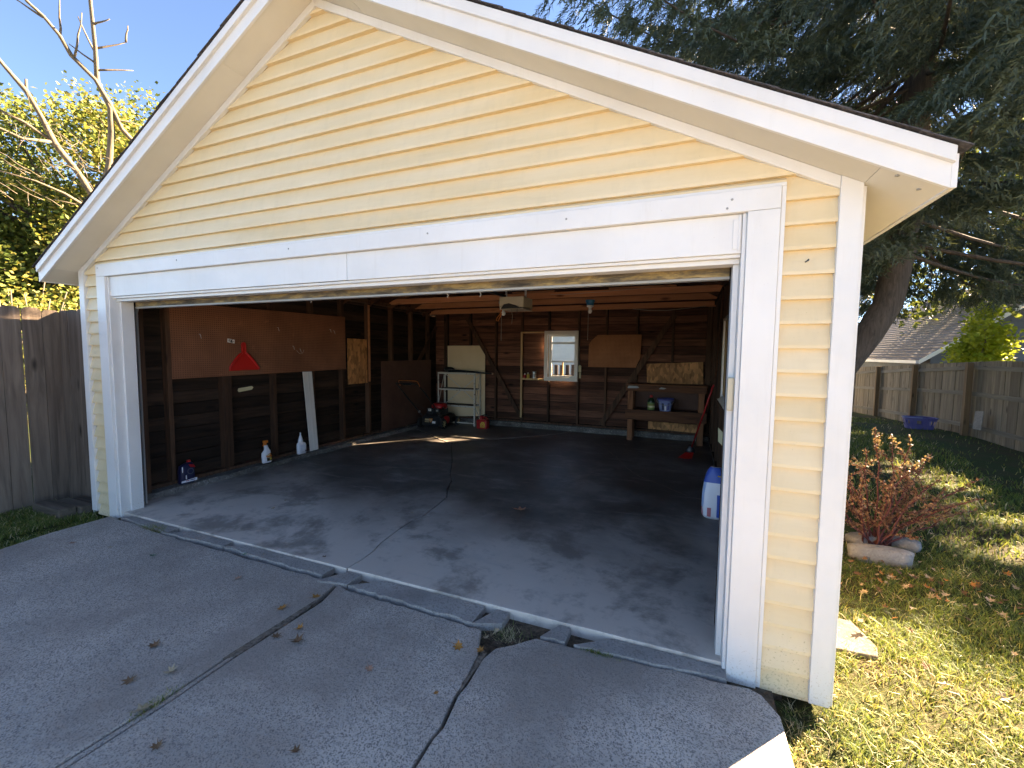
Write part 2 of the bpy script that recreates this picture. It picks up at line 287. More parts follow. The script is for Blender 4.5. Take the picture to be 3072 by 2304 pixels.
def part(name, mb, mat, par, bevel=0, smooth=False):
    """world-space geometry under a parent empty that may stand anywhere"""
    o = mb.build(name, mat, None, bevel, smooth); o.parent = par
    p = Vector((0,0,0)); q = par
    while q is not None: p += q.location; q = q.parent
    o.location = -p if not par.parent or par.type == 'MESH' else -p
    return o
def struct(o): o['kind'] = 'structure'; return o
def stuff(o): o['kind'] = 'stuff'; return o
def npmesh(name, V, Fq, mats, mi=None, parent=None, smooth=False):
    """V (n,3), Fq (m,3|4) numpy"""
    me = bpy.data.meshes.new(name); k = Fq.shape[1]; me.vertices.add(len(V)); me.vertices.foreach_set('co', V.astype(np.float32).ravel())
    me.loops.add(Fq.size); me.loops.foreach_set('vertex_index', Fq.astype(np.int32).ravel())
    me.polygons.add(len(Fq)); me.polygons.foreach_set('loop_start', np.arange(0, Fq.size, k, dtype=np.int32)); me.polygons.foreach_set('loop_total', np.full(len(Fq), k, dtype=np.int32))
    for mm in mats: me.materials.append(MT[mm])
    if mi is not None: me.polygons.foreach_set('material_index', mi.astype(np.int32))
    if smooth: me.polygons.foreach_set('use_smooth', np.ones(len(Fq), dtype=bool))
    me.update(calc_edges=True); return place(name, me, parent)

# ================================================================== GROUND
def gz(x, y):
    x = np.asarray(x, float); y = np.asarray(y, float)
    z = -.095+.012*np.sin(x*1.7+.5)*np.cos(y*1.3)+.006*np.sin(x*5.1+y*3.7)
    z = z-np.clip(y-10.5, 0, 60)*.05*(x > -50)
    m = ((y < -5) & (y > -16)) | (np.abs(x) < 3.1) & (y > -9) & (y < 6.8); z = np.where(m, -.125, z)
    z = np.where((np.abs(x) < 3.3) & (y > -.3) & (y < 7), np.minimum(z, -.10), z)
    return z
xs = np.unique(np.concatenate([np.linspace(-150, -15, 14), np.linspace(-15, 15, 121), np.linspace(15, 150, 14)]))
ys = np.unique(np.concatenate([np.linspace(-150, -12, 14), np.linspace(-12, 20, 129), np.linspace(20, 220, 20)]))
X, Y = np.meshgrid(xs, ys); V = np.stack([X, Y, gz(X, Y)], -1).reshape(-1, 3); nx = len(xs)
I = (np.arange(len(ys)-1)[:, None]*nx+np.arange(nx-1)[None]).ravel(); Fq = np.stack([I, I+1, I+nx+1, I+nx], 1)
struct(npmesh('ground', V, Fq, ['lawn'], smooth=True))

def jag(p, q, n, amp, seed=0):
    r = random.Random(seed); p, q = Vector(p), Vector(q); d = q-p; nrm = Vector((-d.y, d.x)).normalized(); out = []
    for i in range(n): 
        t = i/n; out.append(p+d*t+nrm*(r.uniform(-amp, amp) if i else 0))
    return out
def slab(name, outline, z, th, mat, parent, bevel=.006):
    mb = MB(); mb.prism([(p[0], p[1], z) for p in outline], (0, 0, -th)); o = part(name, mb, mat, parent, bevel); return o
# ---- unseen pale paving added behind the viewer to bounce sunlight onto the facade
mb = MB(); mb.box(-60, 60, -15.5, -5.6, -.14, -.052); al = struct(mb.build('bounce_alley', 'bounce_alley'))
mb = MB(); mb.box(2.97, 6.4, -5.598, -1.9, -.14, -.056); part('bounce_pad', mb, 'bounce_alley', al)
# ---- driveway: three slabs with open joints over a dirt bed
dbed = MB(); dbed.box(-2.72, 2.9, -5.59, 0, -.13, -.062); drive = struct(dbed.build('driveway', 'dirt'))
def L2(a): return [Vector(p) for p in a]
e1 = L2([(.205,-.155),(.235,-.36),(.222,-.78),(.215,-.92),(.222,-1.24),(.205,-1.6),(.21,-5.59)])
e1b = [p+Vector((.050 if p.y < -.3 else .02, 0)) for p in e1]
rj = random.Random(77); strip = [p+Vector((.011+rj.uniform(-.003,.003), 0)) for p in e1[3:]]+[p+Vector((.038+rj.uniform(-.004,.003), 0)) for p in e1[3:]][::-1]
e2 = L2([(1.375,-.215),(1.405,-.30),(1.452,-.41),(1.478,-.62),(1.472,-.70),(1.50,-.88),(1.492,-.95),(1.495,-1.06),(1.5,-5.59)])
e2b = L2([(1.66,-.20),(1.60,-.265),(1.52,-.33),(1.492,-.43),(1.500,-.62),(1.492,-.70),(1.520,-.88),(1.509,-.95),(1.513,-1.06),(1.52,-5.59)])
topA = jag((-2.74,-.075), (-1.75,-.135), 5, .012, 1)+jag((-1.75,-.135), (.205,-.155), 40, .009, 2)
slab('slab', topA+e1+L2([(-2.66,-5.59),(-2.66,-2),(-2.68,-.85),(-2.75,-.5)]), -.0245, .09, 'drive', drive)
slab('slab', e1b[:1]+jag((.33,-.19), (1.375,-.215), 24, .009, 3)+e2+e1b[::-1][:-1], -.0265, .09, 'drive', drive)
slab('slab', e2b[:1]+jag((1.70,-.16), (2.70,-.115), 22, .008, 4)+L2([(2.79,-.105),(2.84,-.13),(2.90,-.24),(2.905,-.5),(2.93,-1.5),(2.95,-5.59)])+e2b[::-1][:-1], -.0235, .09, 'drive', drive)
slab('joint_strip', strip, -.030, .05, 'drive', drive, .004)
# dirt wedge lying in the joint, moss and weeds
mb = MB(); mb.prism([(x_, y_, -.040) for x_, y_ in jag((.213,-.34), (.208,-.93), 12, .008, 31)]+[(.214,-.97,-.040)]+[(x_, y_, -.040) for x_, y_ in jag((.258,-.93), (.268,-.62), 7, .008, 32)]+[(x_, y_, -.040) for x_, y_ in jag((.270,-.60), (.25,-.34), 7, .008, 33)], (0,0,.014)); part('joint_dirt', mb, 'jointdirt', drive)
mb = MB(); mb.prism([(x_, y_, -.040) for x_, y_ in jag((1.455,-.36), (1.475,-.70), 8, .008, 34)]+[(x_, y_, -.040) for x_, y_ in jag((1.49,-.70), (1.497,-.34), 8, .008, 35)], (0,0,.0145)); part('joint_dirt', mb, 'jointdirt', drive)
# ---- broken apron strip under the door
ap = MB(); ap.box(-2.62, 2.70, -.15, -.004, -.128, -.075); apron = struct(ap.build('apron', 'dirt'))
def chunk(x0, x1, y0a, y0b, zt, seed):
    top = jag((x0, y0a+.006), (x1, y0b+.006), max(5, int((x1-x0)*22)), .011, seed)+[Vector((x1, y0b+.006))]+jag((x1, -.006), (x0, -.006), max(2, int((x1-x0)*6)), .002, seed+9)
    slab('apron_chunk', top, zt*.35-.007, .06, 'apron', apron, .002)
chunk(-2.60,-1.80,-.07,-.122,-.022,11); chunk(-1.79,-1.08,-.125,-.10,-.016,12); chunk(-1.072,.04,-.10,-.135,-.018,13); chunk(.065,.30,-.20,-.165,-.014,14)
chunk(.312,1.30,-.165,-.195,-.017,15); chunk(1.30,1.47,-.20,-.13,-.026,16); chunk(1.72,1.865,-.155,-.145,-.020,17); chunk(1.915,2.69,-.15,-.105,-.019,18)
# ---- garage floor, three slabs parted by the cracks
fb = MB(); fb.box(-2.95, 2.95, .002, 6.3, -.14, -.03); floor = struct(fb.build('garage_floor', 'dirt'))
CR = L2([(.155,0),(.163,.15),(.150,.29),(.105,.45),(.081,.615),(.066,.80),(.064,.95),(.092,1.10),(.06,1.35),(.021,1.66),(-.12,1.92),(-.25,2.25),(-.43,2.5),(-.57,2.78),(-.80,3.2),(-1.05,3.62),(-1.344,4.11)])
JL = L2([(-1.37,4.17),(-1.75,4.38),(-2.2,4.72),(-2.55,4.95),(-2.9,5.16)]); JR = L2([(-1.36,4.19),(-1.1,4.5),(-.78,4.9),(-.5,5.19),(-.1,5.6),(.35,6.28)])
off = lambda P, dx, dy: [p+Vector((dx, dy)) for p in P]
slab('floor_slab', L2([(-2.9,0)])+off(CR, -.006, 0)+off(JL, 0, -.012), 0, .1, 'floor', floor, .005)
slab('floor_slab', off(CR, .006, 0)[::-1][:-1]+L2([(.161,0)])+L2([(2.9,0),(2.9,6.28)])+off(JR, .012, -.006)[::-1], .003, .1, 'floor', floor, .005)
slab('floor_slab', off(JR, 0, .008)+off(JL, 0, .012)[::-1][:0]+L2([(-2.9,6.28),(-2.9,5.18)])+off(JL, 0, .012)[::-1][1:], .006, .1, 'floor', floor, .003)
def ribbon(pts, w, z, seed):
    r = random.Random(seed); mb = MB(); P = []
    for a, b in zip(pts[:-1], pts[1:]):
        a, b = Vector(a), Vector(b); n_ = max(2, int((b-a).length/.09))
        P += [a.lerp(b, i/n_)+Vector((r.uniform(-.012, .012), r.uniform(-.012, .012))) for i in range(n_)]
    P.append(Vector(pts[-1])); Lf = []; Rt = []
    for i, p in enumerate(P):
        t = (P[min(i+1, len(P)-1)]-P[max(i-1, 0)]).normalized(); nn = Vector((-t.y, t.x))*w*r.uniform(.25, 1.); Lf.append(p+nn); Rt.append(p-nn)
    k = len(P); mb.add([(p.x, p.y, z) for p in Lf]+[(p.x, p.y, z) for p in Rt], [(i, i+1, k+i+1, k+i) for i in range(k-1)]); return mb
part('crack_seam', ribbon([(.58,5.65),(.9,5.35),(1.24,4.83),(1.45,4.4),(1.675,3.84),(1.9,3.4),(2.1,3.22),(2.41,2.9),(2.8,2.6)], .006, .0075, 5), 'mortar', floor)
part('crack_seam', ribbon([(-2.05,2.26),(-1.5,2.36),(-.9,2.56),(-.60,2.69)], .006, .0045, 6), 'mortar', floor)
part('crack_seam', ribbon([(-2.86,5.17),(-2.2,4.74),(-1.75,4.40),(-1.37,4.18)], .022, .0105, 7), 'mortar', floor)
part('crack_seam', ribbon([(-1.37,4.18),(-1.1,4.50),(-.8,4.86),(-.5,5.19)], .010, .0105, 8), 'mortar', floor)

# ================================================================== GARAGE
EX = .1143; HW = 3.135; S = .527; ZA = 4.0186
zs = lambda x: ZA-S*abs(x)
gar = thing('garage', 'pale yellow sided gable garage with white trim and its wide door raised', 'garage', (0, 3, 0))
def sub(name, mb, mat, bevel=0, smooth=False, par=None): return part(name, mb, mat, par or gar, bevel, smooth)
# ---- front wall: sheathing behind, siding boards on it
mb = MB(); mb.box(-3.10,-2.70,.012,.10,-.06,2.30); mb.box(2.70,3.10,.012,.10,-.06,2.30)
mb.prism([(-3.10,.012,2.30),(3.10,.012,2.30),(3.10,.012,zs(3.1)),(0,.012,ZA-.01),(-3.10,.012,zs(3.1))], (0,.088,0)); fw = sub('front_wall', mb, 'sheath')
def lap(xl0, xr0, xl1, xr1, z0, z1):
    mb = MB(); f0, f1 = -.030, -.001; zl = z0+.016
    # butt edge, then a tiny ledge, then the face: two-step vinyl profile
    t = lambda a, b, f: a+(b-a)*f
    fr = (zl-z0)/(z1-z0)
    v = [(xl0, .010, z0), (xr0, .010, z0), (xl0, f0, z0), (xr0, f0, z0), (t(xl0, xl1, fr), f0+.0005, zl), (t(xr0, xr1, fr), f0+.0005, zl), (xl1, f1, z1), (xr1, f1, z1), (xl1, .010, z1), (xr1, .010, z1)]
    return mb.add(v, [(0,1,3,2),(2,3,5,4),(4,5,7,6),(6,7,9,8),(8,9,1,0),(0,2,4,6,8),(1,9,7,5,3)])
k = -1
while True:
    z0 = .0473+k*EX; z1 = z0+EX
    if z0 > 3.97: break
    z1 = min(z1, ZA-.016)
    if z1 <= 2.46 or k <= 20:
        for a, b_ in ((-3.06,-2.846),(2.846,3.06)):
            part('siding_board', lap(a, b_, a, b_, z0, z1+.004), 'vinyl', fw)
        if k == 20: part('siding_board', lap(-2.8455, 2.8455, -2.8455, 2.8455, 2.412, z1+.004), 'vinyl', fw)
    else:
        xb = lambda z: max(.004, min(3.06, (ZA-.012-z)/S))
        part('siding_board', lap(-xb(z0), xb(z0), -xb(z1), xb(z1), z0, z1+.004), 'vinyl', fw)
    k += 1
# ---- corner boards, frieze
for s_ in (-1, 1):
    a = [(s_*3.052,-.043,-.064 if s_ > 0 else -.03),(s_*3.137,-.043,-.064 if s_ > 0 else -.03),(s_*3.137,-.043,zs(3.137)+.004),(s_*3.052,-.043,zs(3.052)+.004)]
    mb = MB(); mb.prism(a, (0,.042,0)); mb.box(min(s_*3.137, s_*3.150), max(s_*3.137, s_*3.150), -.032, .07, -.06, zs(3.15)); sub('corner_board', mb, 'trim', .002)
    mb = MB(); mb.prism([(0,-.040,ZA-.052),(s_*3.051,-.040,zs(3.051)-.052),(s_*3.051,-.040,zs(3.051)+.003),(0,-.040,ZA+.003)], (0,.030,0)); sub('frieze_board', mb, 'trim', .002)
# ---- soffit, fascia, drip strip, roof
XE = 3.345
for s_ in (-1, 1):
    for x0, x1 in ((0, .42), (.42, 3.137), (3.139, XE)):
        if s_ < 0 and x0 == 0: x0, x1 = 0, .70
        if s_ < 0 and x0 == .42: x0 = .702
        if s_ > 0 and x0 == .42: x0 = .422
        y1 = -.004 if x1 < 3.2 else 6.72
        mb = MB(); mb.prism([(s_*x0,-.222,zs(x0)+.004),(s_*x1,-.222,zs(x1)+.004),(s_*x1,-.222,zs(x1)+.014),(s_*x0,-.222,zs(x0)+.014)], (0, y1+.222, 0)); sub('soffit_panel', mb, 'soffit')
    h0, h1, h2 = -.004, .092, .142
    mb = MB(); mb.prism([(0,-.240,ZA+h0),(s_*XE,-.240,zs(XE)+h0),(s_*XE,-.240,zs(XE)+h1),(0,-.240,ZA+h1)], (0,.018,0)); sub('fascia_board', mb, 'trim', .002)
    mb = MB(); mb.prism([(0,-.262,ZA+h1-.008),(s_*(XE+.004),-.262,zs(XE)+h1-.008),(s_*(XE+.004),-.262,zs(XE)+h2),(0,-.262,ZA+h2)], (0,.0395,0)); sub('drip_board', mb, 'trim', .002)
    mb = MB(); mb.box(min(s_*XE, s_*(XE+.02)), max(s_*XE, s_*(XE+.02)), -.239, 6.74, zs(XE)-.004, zs(XE)+.12); sub('eave_fascia', mb, 'trim', .002)
    deck = MB(); deck.prism([(0,-.25,ZA+h2+.001),(s_*(XE+.01),-.25,zs(XE+.01)+h2+.001),(s_*(XE+.01),-.25,zs(XE+.01)+h2+.007),(0,-.25,ZA+h2+.007)], (0,7.0,0)); rf = sub('roof_slope', deck, 'rafter')
    nC = 27; dx = (XE+.045)/nC
    for i in range(nC):
        x1 = XE+.045-i*dx; x0 = max(0, x1-dx*1.25); r = random.Random(i*2+s_)
        zb = lambda x: zs(x)+h2+.0085
        yf = -.270+r.uniform(-.004, .004)
        mb = MB(); mb.prism([(s_*x0, yf, zb(x0)+.001), (s_*x1, yf, zb(x1)+.004), (s_*x1, yf, zb(x1)+.0095), (s_*x0, yf, zb(x0)+.0035)], (0, 7.04, 0)); part('shingle_course', mb, 'shingle', rf)
    for j in range(11):
        y = .35+j*.61
        mb = MB(); mb.prism([(s_*.02, y, zs(.02)+.02), (s_*3.10, y, zs(3.10)+.02), (s_*3.10, y, zs(3.1)+h2-.001), (s_*.02, y, ZA+h2-.012)], (0,.04,0)); sub('rafter', mb, 'rafter')
for (x, y) in ((3.20,-.19),(3.29,-.14)):
    mb = MB(); mb.lathe([(.001,-.006),(.009,-.005),(.009,.0),(.002,.001)], (x, y, zs(x)+.006), seg=10); sub('soffit_screw', mb, 'grey')
# ---- door frame
fr_ = MB(); fr_.box(-2.826,2.826,-.045,.006,2.298,2.400); df = sub('door_frame', fr_, 'trim', .003)
P_ = lambda nm, mb, mat='trim', bv=.002: part(nm, mb, mat, df, bv)
mb = MB(); mb.box(-2.846,2.846,-.037,-.002,2.4012,2.416); P_('edge_trim', mb)
for s_ in (-1, 1):
    sg = lambda a, b_: (min(s_*a, s_*b_), max(s_*a, s_*b_))
    bt = -.062 if s_ > 0 else -.05
    mb = MB(); mb.box(*sg(2.8275,2.846), -.037, -.002, bt+.006, 2.4005); P_('edge_trim', mb)
    mb = MB(); mb.box(*sg(2.690,2.826), -.045, .006, bt, 2.297); P_('casing', mb, bv=.003)
    mb = MB(); mb.box(*sg(2.672,2.6895), -.022, .10, -.045, 2.2965); P_('jamb_stop', mb)
    mb = MB(); mb.box(*sg(2.668,2.690), .008, .145, -.03, 2.13) if False else mb.box(*sg(2.645,2.6715), .055, .16, -.015, 2.085); P_('jamb', mb)
    mb = MB(); mb.box(*sg(2.676,2.684), .0, .004, .0, .01); 
# header bands below the top casing: recessed band in two lengths, then small stepped mouldings
mb = MB(); mb.box(-2.671,.213,-.012,.02,2.112,2.2965); P_('header_panel', mb)
mb = MB(); mb.box(.2165,2.671,-.013,.02,2.110,2.2965); P_('header_panel', mb)
mb = MB(); mb.box(-2.671,2.671,.003,.06,2.093,2.1095); P_('head_stop', mb)
mb = MB(); mb.box(-2.671,2.671,.030,.12,2.068,2.0925); P_('head_stop', mb)
mb = MB(); mb.box(-2.66,2.66,.021,.10,2.1105,2.33); P_('lintel', mb, 'stud')
for x, z in ((2.62,2.36),(2.60,2.32),(-2.79,2.38),(-1.6,2.37),(-.3,2.36),(.9,2.36),(1.8,2.355)):
    mb = MB(); mb.lathe([(.001,-.0035),(.005,-.003),(.006,0)], (x,-.0455,z), 'y', 8); P_('nail', mb, 'grey', 0)
mb = MB(); mb.box(2.632,2.664,-.0175,-.0135,2.13,2.27); mb.box(2.655,2.6655,-.0215,-.0140,2.12,2.29); P_('patch_strip', mb)
# ---- raised overhead door: bottom edge hangs just behind the header
gd = sub('overhead_door', MB().box(-2.64,2.64,.17,.215,2.030,2.30), 'doorwood', .004)
mb = MB(); mb.box(-2.64,2.64,.168,.217,2.016,2.0295); part('weather_seal', mb, 'grey', gd)
pth = [(.19,2.31),(.24,2.40),(.34,2.455),(.50,2.47)]
for a, b_ in zip(pth[:-1], pth[1:]):
    mb = MB(); mb.bar((-2.6,(a[0]+b_[0])/2,(a[1]+b_[1])/2), (2.6,(a[0]+b_[0])/2,(a[1]+b_[1])/2), .035, .11, up=(0,b_[0]-a[0],b_[1]-a[1])); part('door_section', mb, 'sheath', gd)
mb = MB(); mb.box(-2.6,2.6,.51,2.5,2.45,2.49); part('door_section', mb, 'sheath', gd)
for x in (-1.42, 2.42):
    mb = MB(); mb.box(x-.09,x+.05,.218,.245,2.035,2.058); mb.lathe([(.018,0),(.018,.03)], (x+.07,.232,2.045), 'x', 10); part('hinge_bracket', mb, 'steel', gd)
for x, dz in ((.9,.03),(1.15,.035),(-.35,.02)):
    mb = MB(); mb.tube([(x,.19,2.018),(x+.012,.19,2.0),(x+.004,.185,2.018-dz)], .0025, 5); part('loose_wire', mb, 'string', gd)
for s_ in (-1, 1):
    mb = MB(); mb.tube([(s_*2.69,.20,.02),(s_*2.69,.20,1.98),(s_*2.69,.23,2.1),(s_*2.69,.35,2.30),(s_*2.69,.6,2.40),(s_*2.69,2.6,2.42)], .014, 6); sub('door_track', mb, 'steel')
    mb = MB(); mb.box(min(s_*2.655,s_*2.85), max(s_*2.655,s_*2.85), .27, .36, 0, 2.3) if s_ > 0 else mb.box(-2.98,-2.89,.27,.36,.06,2.4); sub('door_post', mb, 'stud')
mb = MB(); mb.tube([(2.938,-.012,2.047),(2.944,-.042,2.05),(2.947,-.045,2.056)], .0028, 6); mb.lathe([(.0045,0),(.0045,.003)], (2.944,-.046,2.05), 'y', 8); sub('nail', mb, 'darkmetal')
mb = MB(); mb.box(2.641,2.672,.010,.0535,1.33,1.50); o = sub('sensor_box', mb, 'beigeplastic', .008)
# ---- left wall (inside)
LY = [.648, 1.306, 1.995, 2.68, 3.323, 3.977, 4.655, 5.319, 5.97]
mb = MB(); mb.box(-3.10,-2.99,.10,6.33,.062,.100); lw = sub('left_wall', mb, 'stud')
for i in range(17):
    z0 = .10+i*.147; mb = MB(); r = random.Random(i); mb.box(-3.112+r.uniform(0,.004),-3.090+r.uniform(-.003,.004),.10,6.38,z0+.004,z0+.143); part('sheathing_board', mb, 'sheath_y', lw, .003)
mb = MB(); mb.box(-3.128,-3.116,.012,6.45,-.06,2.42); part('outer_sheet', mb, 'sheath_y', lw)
for i, y in enumerate(LY):
    w = .026 if i < 6 else .028
    if i == 0: w = .024
    if i == 1: w = .058
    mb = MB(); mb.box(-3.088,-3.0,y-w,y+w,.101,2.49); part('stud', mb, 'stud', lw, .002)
mb = MB(); mb.box(-2.999,-2.985,3.945,3.985,1.06,2.46); part('stud_patch', mb, 'joist', lw)
mb = MB(); mb.box(-3.10,-2.985,.10,6.38,2.491,2.55); part('top_plate', mb, 'stud', lw)
mb = MB(); mb.bar((-2.99,5.40,1.27),(-2.99,6.25,2.20),.09,.022,up=(1,0,0)); part('brace', mb, 'stud', lw)
# ---- right wall (inside)
mb = MB(); mb.box(2.85,3.10,.10,6.33,.062,.100); rw = sub('right_wall', mb, 'stud')
for i in range(17):
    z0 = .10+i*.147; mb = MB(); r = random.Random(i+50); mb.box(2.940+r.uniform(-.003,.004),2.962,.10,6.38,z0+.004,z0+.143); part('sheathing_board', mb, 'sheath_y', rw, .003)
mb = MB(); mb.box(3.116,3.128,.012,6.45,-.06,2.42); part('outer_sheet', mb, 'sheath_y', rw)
for y in (.65,1.31,1.97,3.72,4.35,4.98,5.6,6.2):
    mb = MB(); mb.box(2.85,2.938,y-.024,y+.024,.101,2.49); part('stud', mb, 'stud', rw, .002)
mb = MB(); mb.box(2.85,3.10,.10,6.38,2.491,2.55); part('top_plate', mb, 'stud', rw)
mb = MB(); mb.bar((2.845,3.9,2.48),(2.845,4.75,1.3),.09,.02,up=(1,0,0)); part('brace', mb, 'rafter', rw)
# ---- back wall
mb = MB(); mb.box(-3.0,2.95,6.29,6.42,.112,.15); bw = sub('back_wall', mb, 'stud')
win = (-.30, .31, 1.11, 2.02)
for i in range(17):
    z0 = .15+i*.147; z1 = z0+.143; r = random.Random(i+90); y0 = 6.38+r.uniform(-.006,.004)
    spans = [(-3.08, 2.94)]
    if z1 > win[2]-.02 and z0 < win[3]+.02: spans = [(-3.08, win[0]-.03), (win[1]+.03, 2.94)]
    for a, b_ in spans:
        mb = MB(); mb.box(a, b_, y0, 6.405, z0+.003, z1); part('sheathing_board', mb, 'sheath', bw, .004)
for a, b_, c_, d_ in ((-3.1155,win[0]-.03,-.06,2.56),(win[1]+.03,3.1155,-.06,2.56),(win[0]-.03,win[1]+.03,-.06,win[2]-.04),(win[0]-.03,win[1]+.03,win[3]+.04,2.5)):
    mb = MB(); mb.box(a, b_, 6.407, 6.43, c_, d_); part('outer_sheet', mb, 'sheath_y', bw)
mb = MB(); mb.prism([(-3.1,6.43,2.5),(3.1,6.43,2.5),(0,6.43,ZA)], (0,-.02,0)); part('gable_sheet', mb, 'sheath', bw)
for x in (-2.76,-2.13,-1.494,-.878,.365,.927,1.52,2.174,2.80):
    w = .020 if abs(x) < 2.5 else .045
    mb = MB(); mb.box(x-w, x+w, 6.29, 6.378, .151, 2.50); part('stud', mb, 'stud', bw, .002)
for z0, z1 in ((.151, 1.03), (2.10, 2.5)):
    mb = MB(); mb.box(-.292,-.252,6.29,6.378,z0,z1); part('stud', mb, 'stud', bw, .002)
mb = MB(); mb.bar((-2.19,6.276,2.37),(-.84,6.276,.17),.085,.022,up=(0,-1,0)); part('brace', mb, 'stud', bw)
mb = MB(); mb.bar((2.20,6.276,2.37),(.86,6.276,.18),.10,.022,up=(0,-1,0)); part('brace', mb, 'stud', bw)
mb = MB(); mb.box(-3.0,2.95,6.29,6.40,2.501,2.55); part('top_plate', mb, 'stud', bw)
# ---- concrete curb round the floor
def rough_curb(a, b_, w, h, side, seed):
    """curb block along segment a->b (2D); side: inward normal"""
    r = random.Random(seed); a, b_ = Vector(a), Vector(b_); n_ = max(6, int((b_-a).length/.12)); sd = Vector(side); mb = MB(); rows = []
    for i in range(n_+1):
        p = a.lerp(b_, i/n_); q = p+sd*(w+r.uniform(-.012,.012)); t_ = p+sd*(w-.035+r.uniform(-.018,.012)); hh = h+r.uniform(-.007,.007)
        rows.append([(p.x,p.y,-.02),(q.x,q.y,-.02),(t_.x,t_.y,hh-.004),(p.x,p.y,hh)])
    v = [p for row in rows for p in row]; f = [(4*i+k_, 4*i+(k_+1) % 4, 4*i+4+(k_+1) % 4, 4*i+4+k_) for i in range(n_) for k_ in range(4)]+[(0,1,2,3)[::-1], tuple(4*n_+k_ for k_ in range(4))]
    return mb.add(v, f)
for i, (y0, y1) in enumerate(((.02,.93),(.945,4.21),(4.225,6.15))): sub('curb', rough_curb((-3.13,y0),(-3.13,y1),.295,.058,(1,0),i), 'curb')
for i, (x0, x1, h_) in enumerate(((-2.84,-.86,.108),(-.845,2.85,.104))): sub('curb', rough_curb((x0,6.43),(x1,6.43),.20,h_,(0,-1),i+5), 'curb')
sub('curb', rough_curb((3.13,.02),(3.13,6.2),.285,.058,(-1,0),9), 'curb')
# ---- joists
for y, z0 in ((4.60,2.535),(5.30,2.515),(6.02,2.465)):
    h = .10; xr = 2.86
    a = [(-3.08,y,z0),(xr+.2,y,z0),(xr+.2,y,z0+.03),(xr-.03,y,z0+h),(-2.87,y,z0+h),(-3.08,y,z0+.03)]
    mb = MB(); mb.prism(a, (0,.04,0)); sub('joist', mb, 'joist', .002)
for x0, x1, z in ((1.25,2.25,2.637),(-.4,.35,2.637)):
    mb = MB(); mb.box(x0,x1,4.55,4.70,z,z+.02); sub('loft_board', mb, 'joist')
# outer side walls
for s_ in (-1, 1):
    mb = MB(); mb.box(min(s_*3.1285,s_*3.133), max(s_*3.1285,s_*3.133), .071, 6.45, -.06, 2.36); sw = sub('side_wall', mb, 'sheath_y')
    base = None
    for k in range(-1, 20):
        z0 = .0473+k*EX
        if base is None:
            mb = MB(); x = 3.134
            mb.add([(s_*x,.072,0),(s_*x,6.45,0),(s_*(x+.014),.072,0),(s_*(x+.014),6.45,0),(s_*(x+.002),.072,EX),(s_*(x+.002),6.45,EX),(s_*x,.072,EX),(s_*x,6.45,EX)], [(0,1,3,2),(2,3,5,4),(4,5,7,6),(6,7,1,0),(0,2,4,6),(1,7,5,3)])
            base = part('siding_board', mb, 'vinyl', sw); base.location.z += z0
        else:
            o = base.copy(); COL.objects.link(o); o.location = (base.location.x, base.location.y, base.location.z+(k+1)*EX)

# ---- back window and the old timber frame beside it
def w3(nm, mb, mat, par, bv=.002): return part(nm, mb, mat, par, bv)
wi = sub('back_window', MB().box(-.356,-.286,6.255,6.289,1.038,2.08), 'winframe', .003)
for a in ((.296,.366,6.255,6.289,1.038,2.08),(-.2855,.2955,6.255,6.289,2.005,2.08),(-.2855,.2955,6.255,6.289,1.038,1.112)):
    w3('window_casing', MB().box(*a), 'winframe', wi)
zz = lambda p: 2.079-(p-265)*1.04/1275
for nm, a in (('sash_rail',(-.262,.312,6.30,6.335,zz(405),zz(348))),('sash_rail',(-.262,.312,6.30,6.335,zz(597),zz(550))),('sash_rail',(-.262,.312,6.31,6.345,zz(1066),zz(1022))),('sash_rail',(-.262,.312,6.30,6.335,zz(1452),zz(1400))),
              ('sash_stile',(-.262,-.205,6.301,6.336,zz(1452)+.001,zz(348)-.001)),('sash_stile',(.282,.3115,6.301,6.336,zz(1452)+.001,zz(348)-.001))):
    w3(nm, MB().box(*a), 'winframe', wi)
w3('mullion', MB().box(.012,.036,6.345,6.365,zz(1400),zz(1066)), 'pine', wi)
w3('pane', MB().box(-.204,.281,6.316,6.320,zz(549),zz(406)), 'glass', wi, 0); w3('pane', MB().box(-.204,.281,6.322,6.326,zz(1021),zz(598)), 'glass', wi, 0)
w3('pine_stop', MB().box(-.281,-.264,6.285,6.30,1.115,2.0), 'pine', wi)
tf = thing('pine_frame', 'new yellow pine frame with a small shelf left of the white window', 'frame', (-.86,6.27,.22))
part('upright', MB().box(-.885,-.845,6.25,6.288,.22,2.066), 'pine', tf, .002); part('head', MB().box(-.8445,-.358,6.25,6.288,2.035,2.066), 'pine', tf, .002); part('shelf', MB().box(-.8445,-.358,6.20,6.288,1.045,1.080), 'pine', tf, .002)

# ================================================================== BOARDS ON THE WALLS
t = thing('pegboard', 'long dark brown pegboard panel fixed along the left wall studs', 'pegboard', (-3,2.02,1.28))
mb = MB(); mb.prism([(-2.999,.672,2.15),(-2.999,3.37,2.196),(-2.999,3.375,1.309),(-2.999,.672,1.274)], (.006,0,0)); pb = part('panel', mb, 'pegboard', t)
part('sticker', MB().prism([(-2.9928,1.325,1.76),(-2.9928,1.418,1.748),(-2.9928,1.415,1.70),(-2.9928,1.322,1.713)], (.0012,0,0)), 'white', t)
for k, (y, z, w, h) in enumerate(((1.345,1.735,.012,.026),(1.362,1.728,.010,.014),(1.376,1.728,.018,.030),(1.396,1.722,.010,.022),(1.374,1.712,.030,.005),(1.372,1.748,.050,.004))): part('sticker_mark', MB().box(-2.9915,-2.9908,y-w/2,y+w/2,z-h/2,z+h/2), 'black', t)
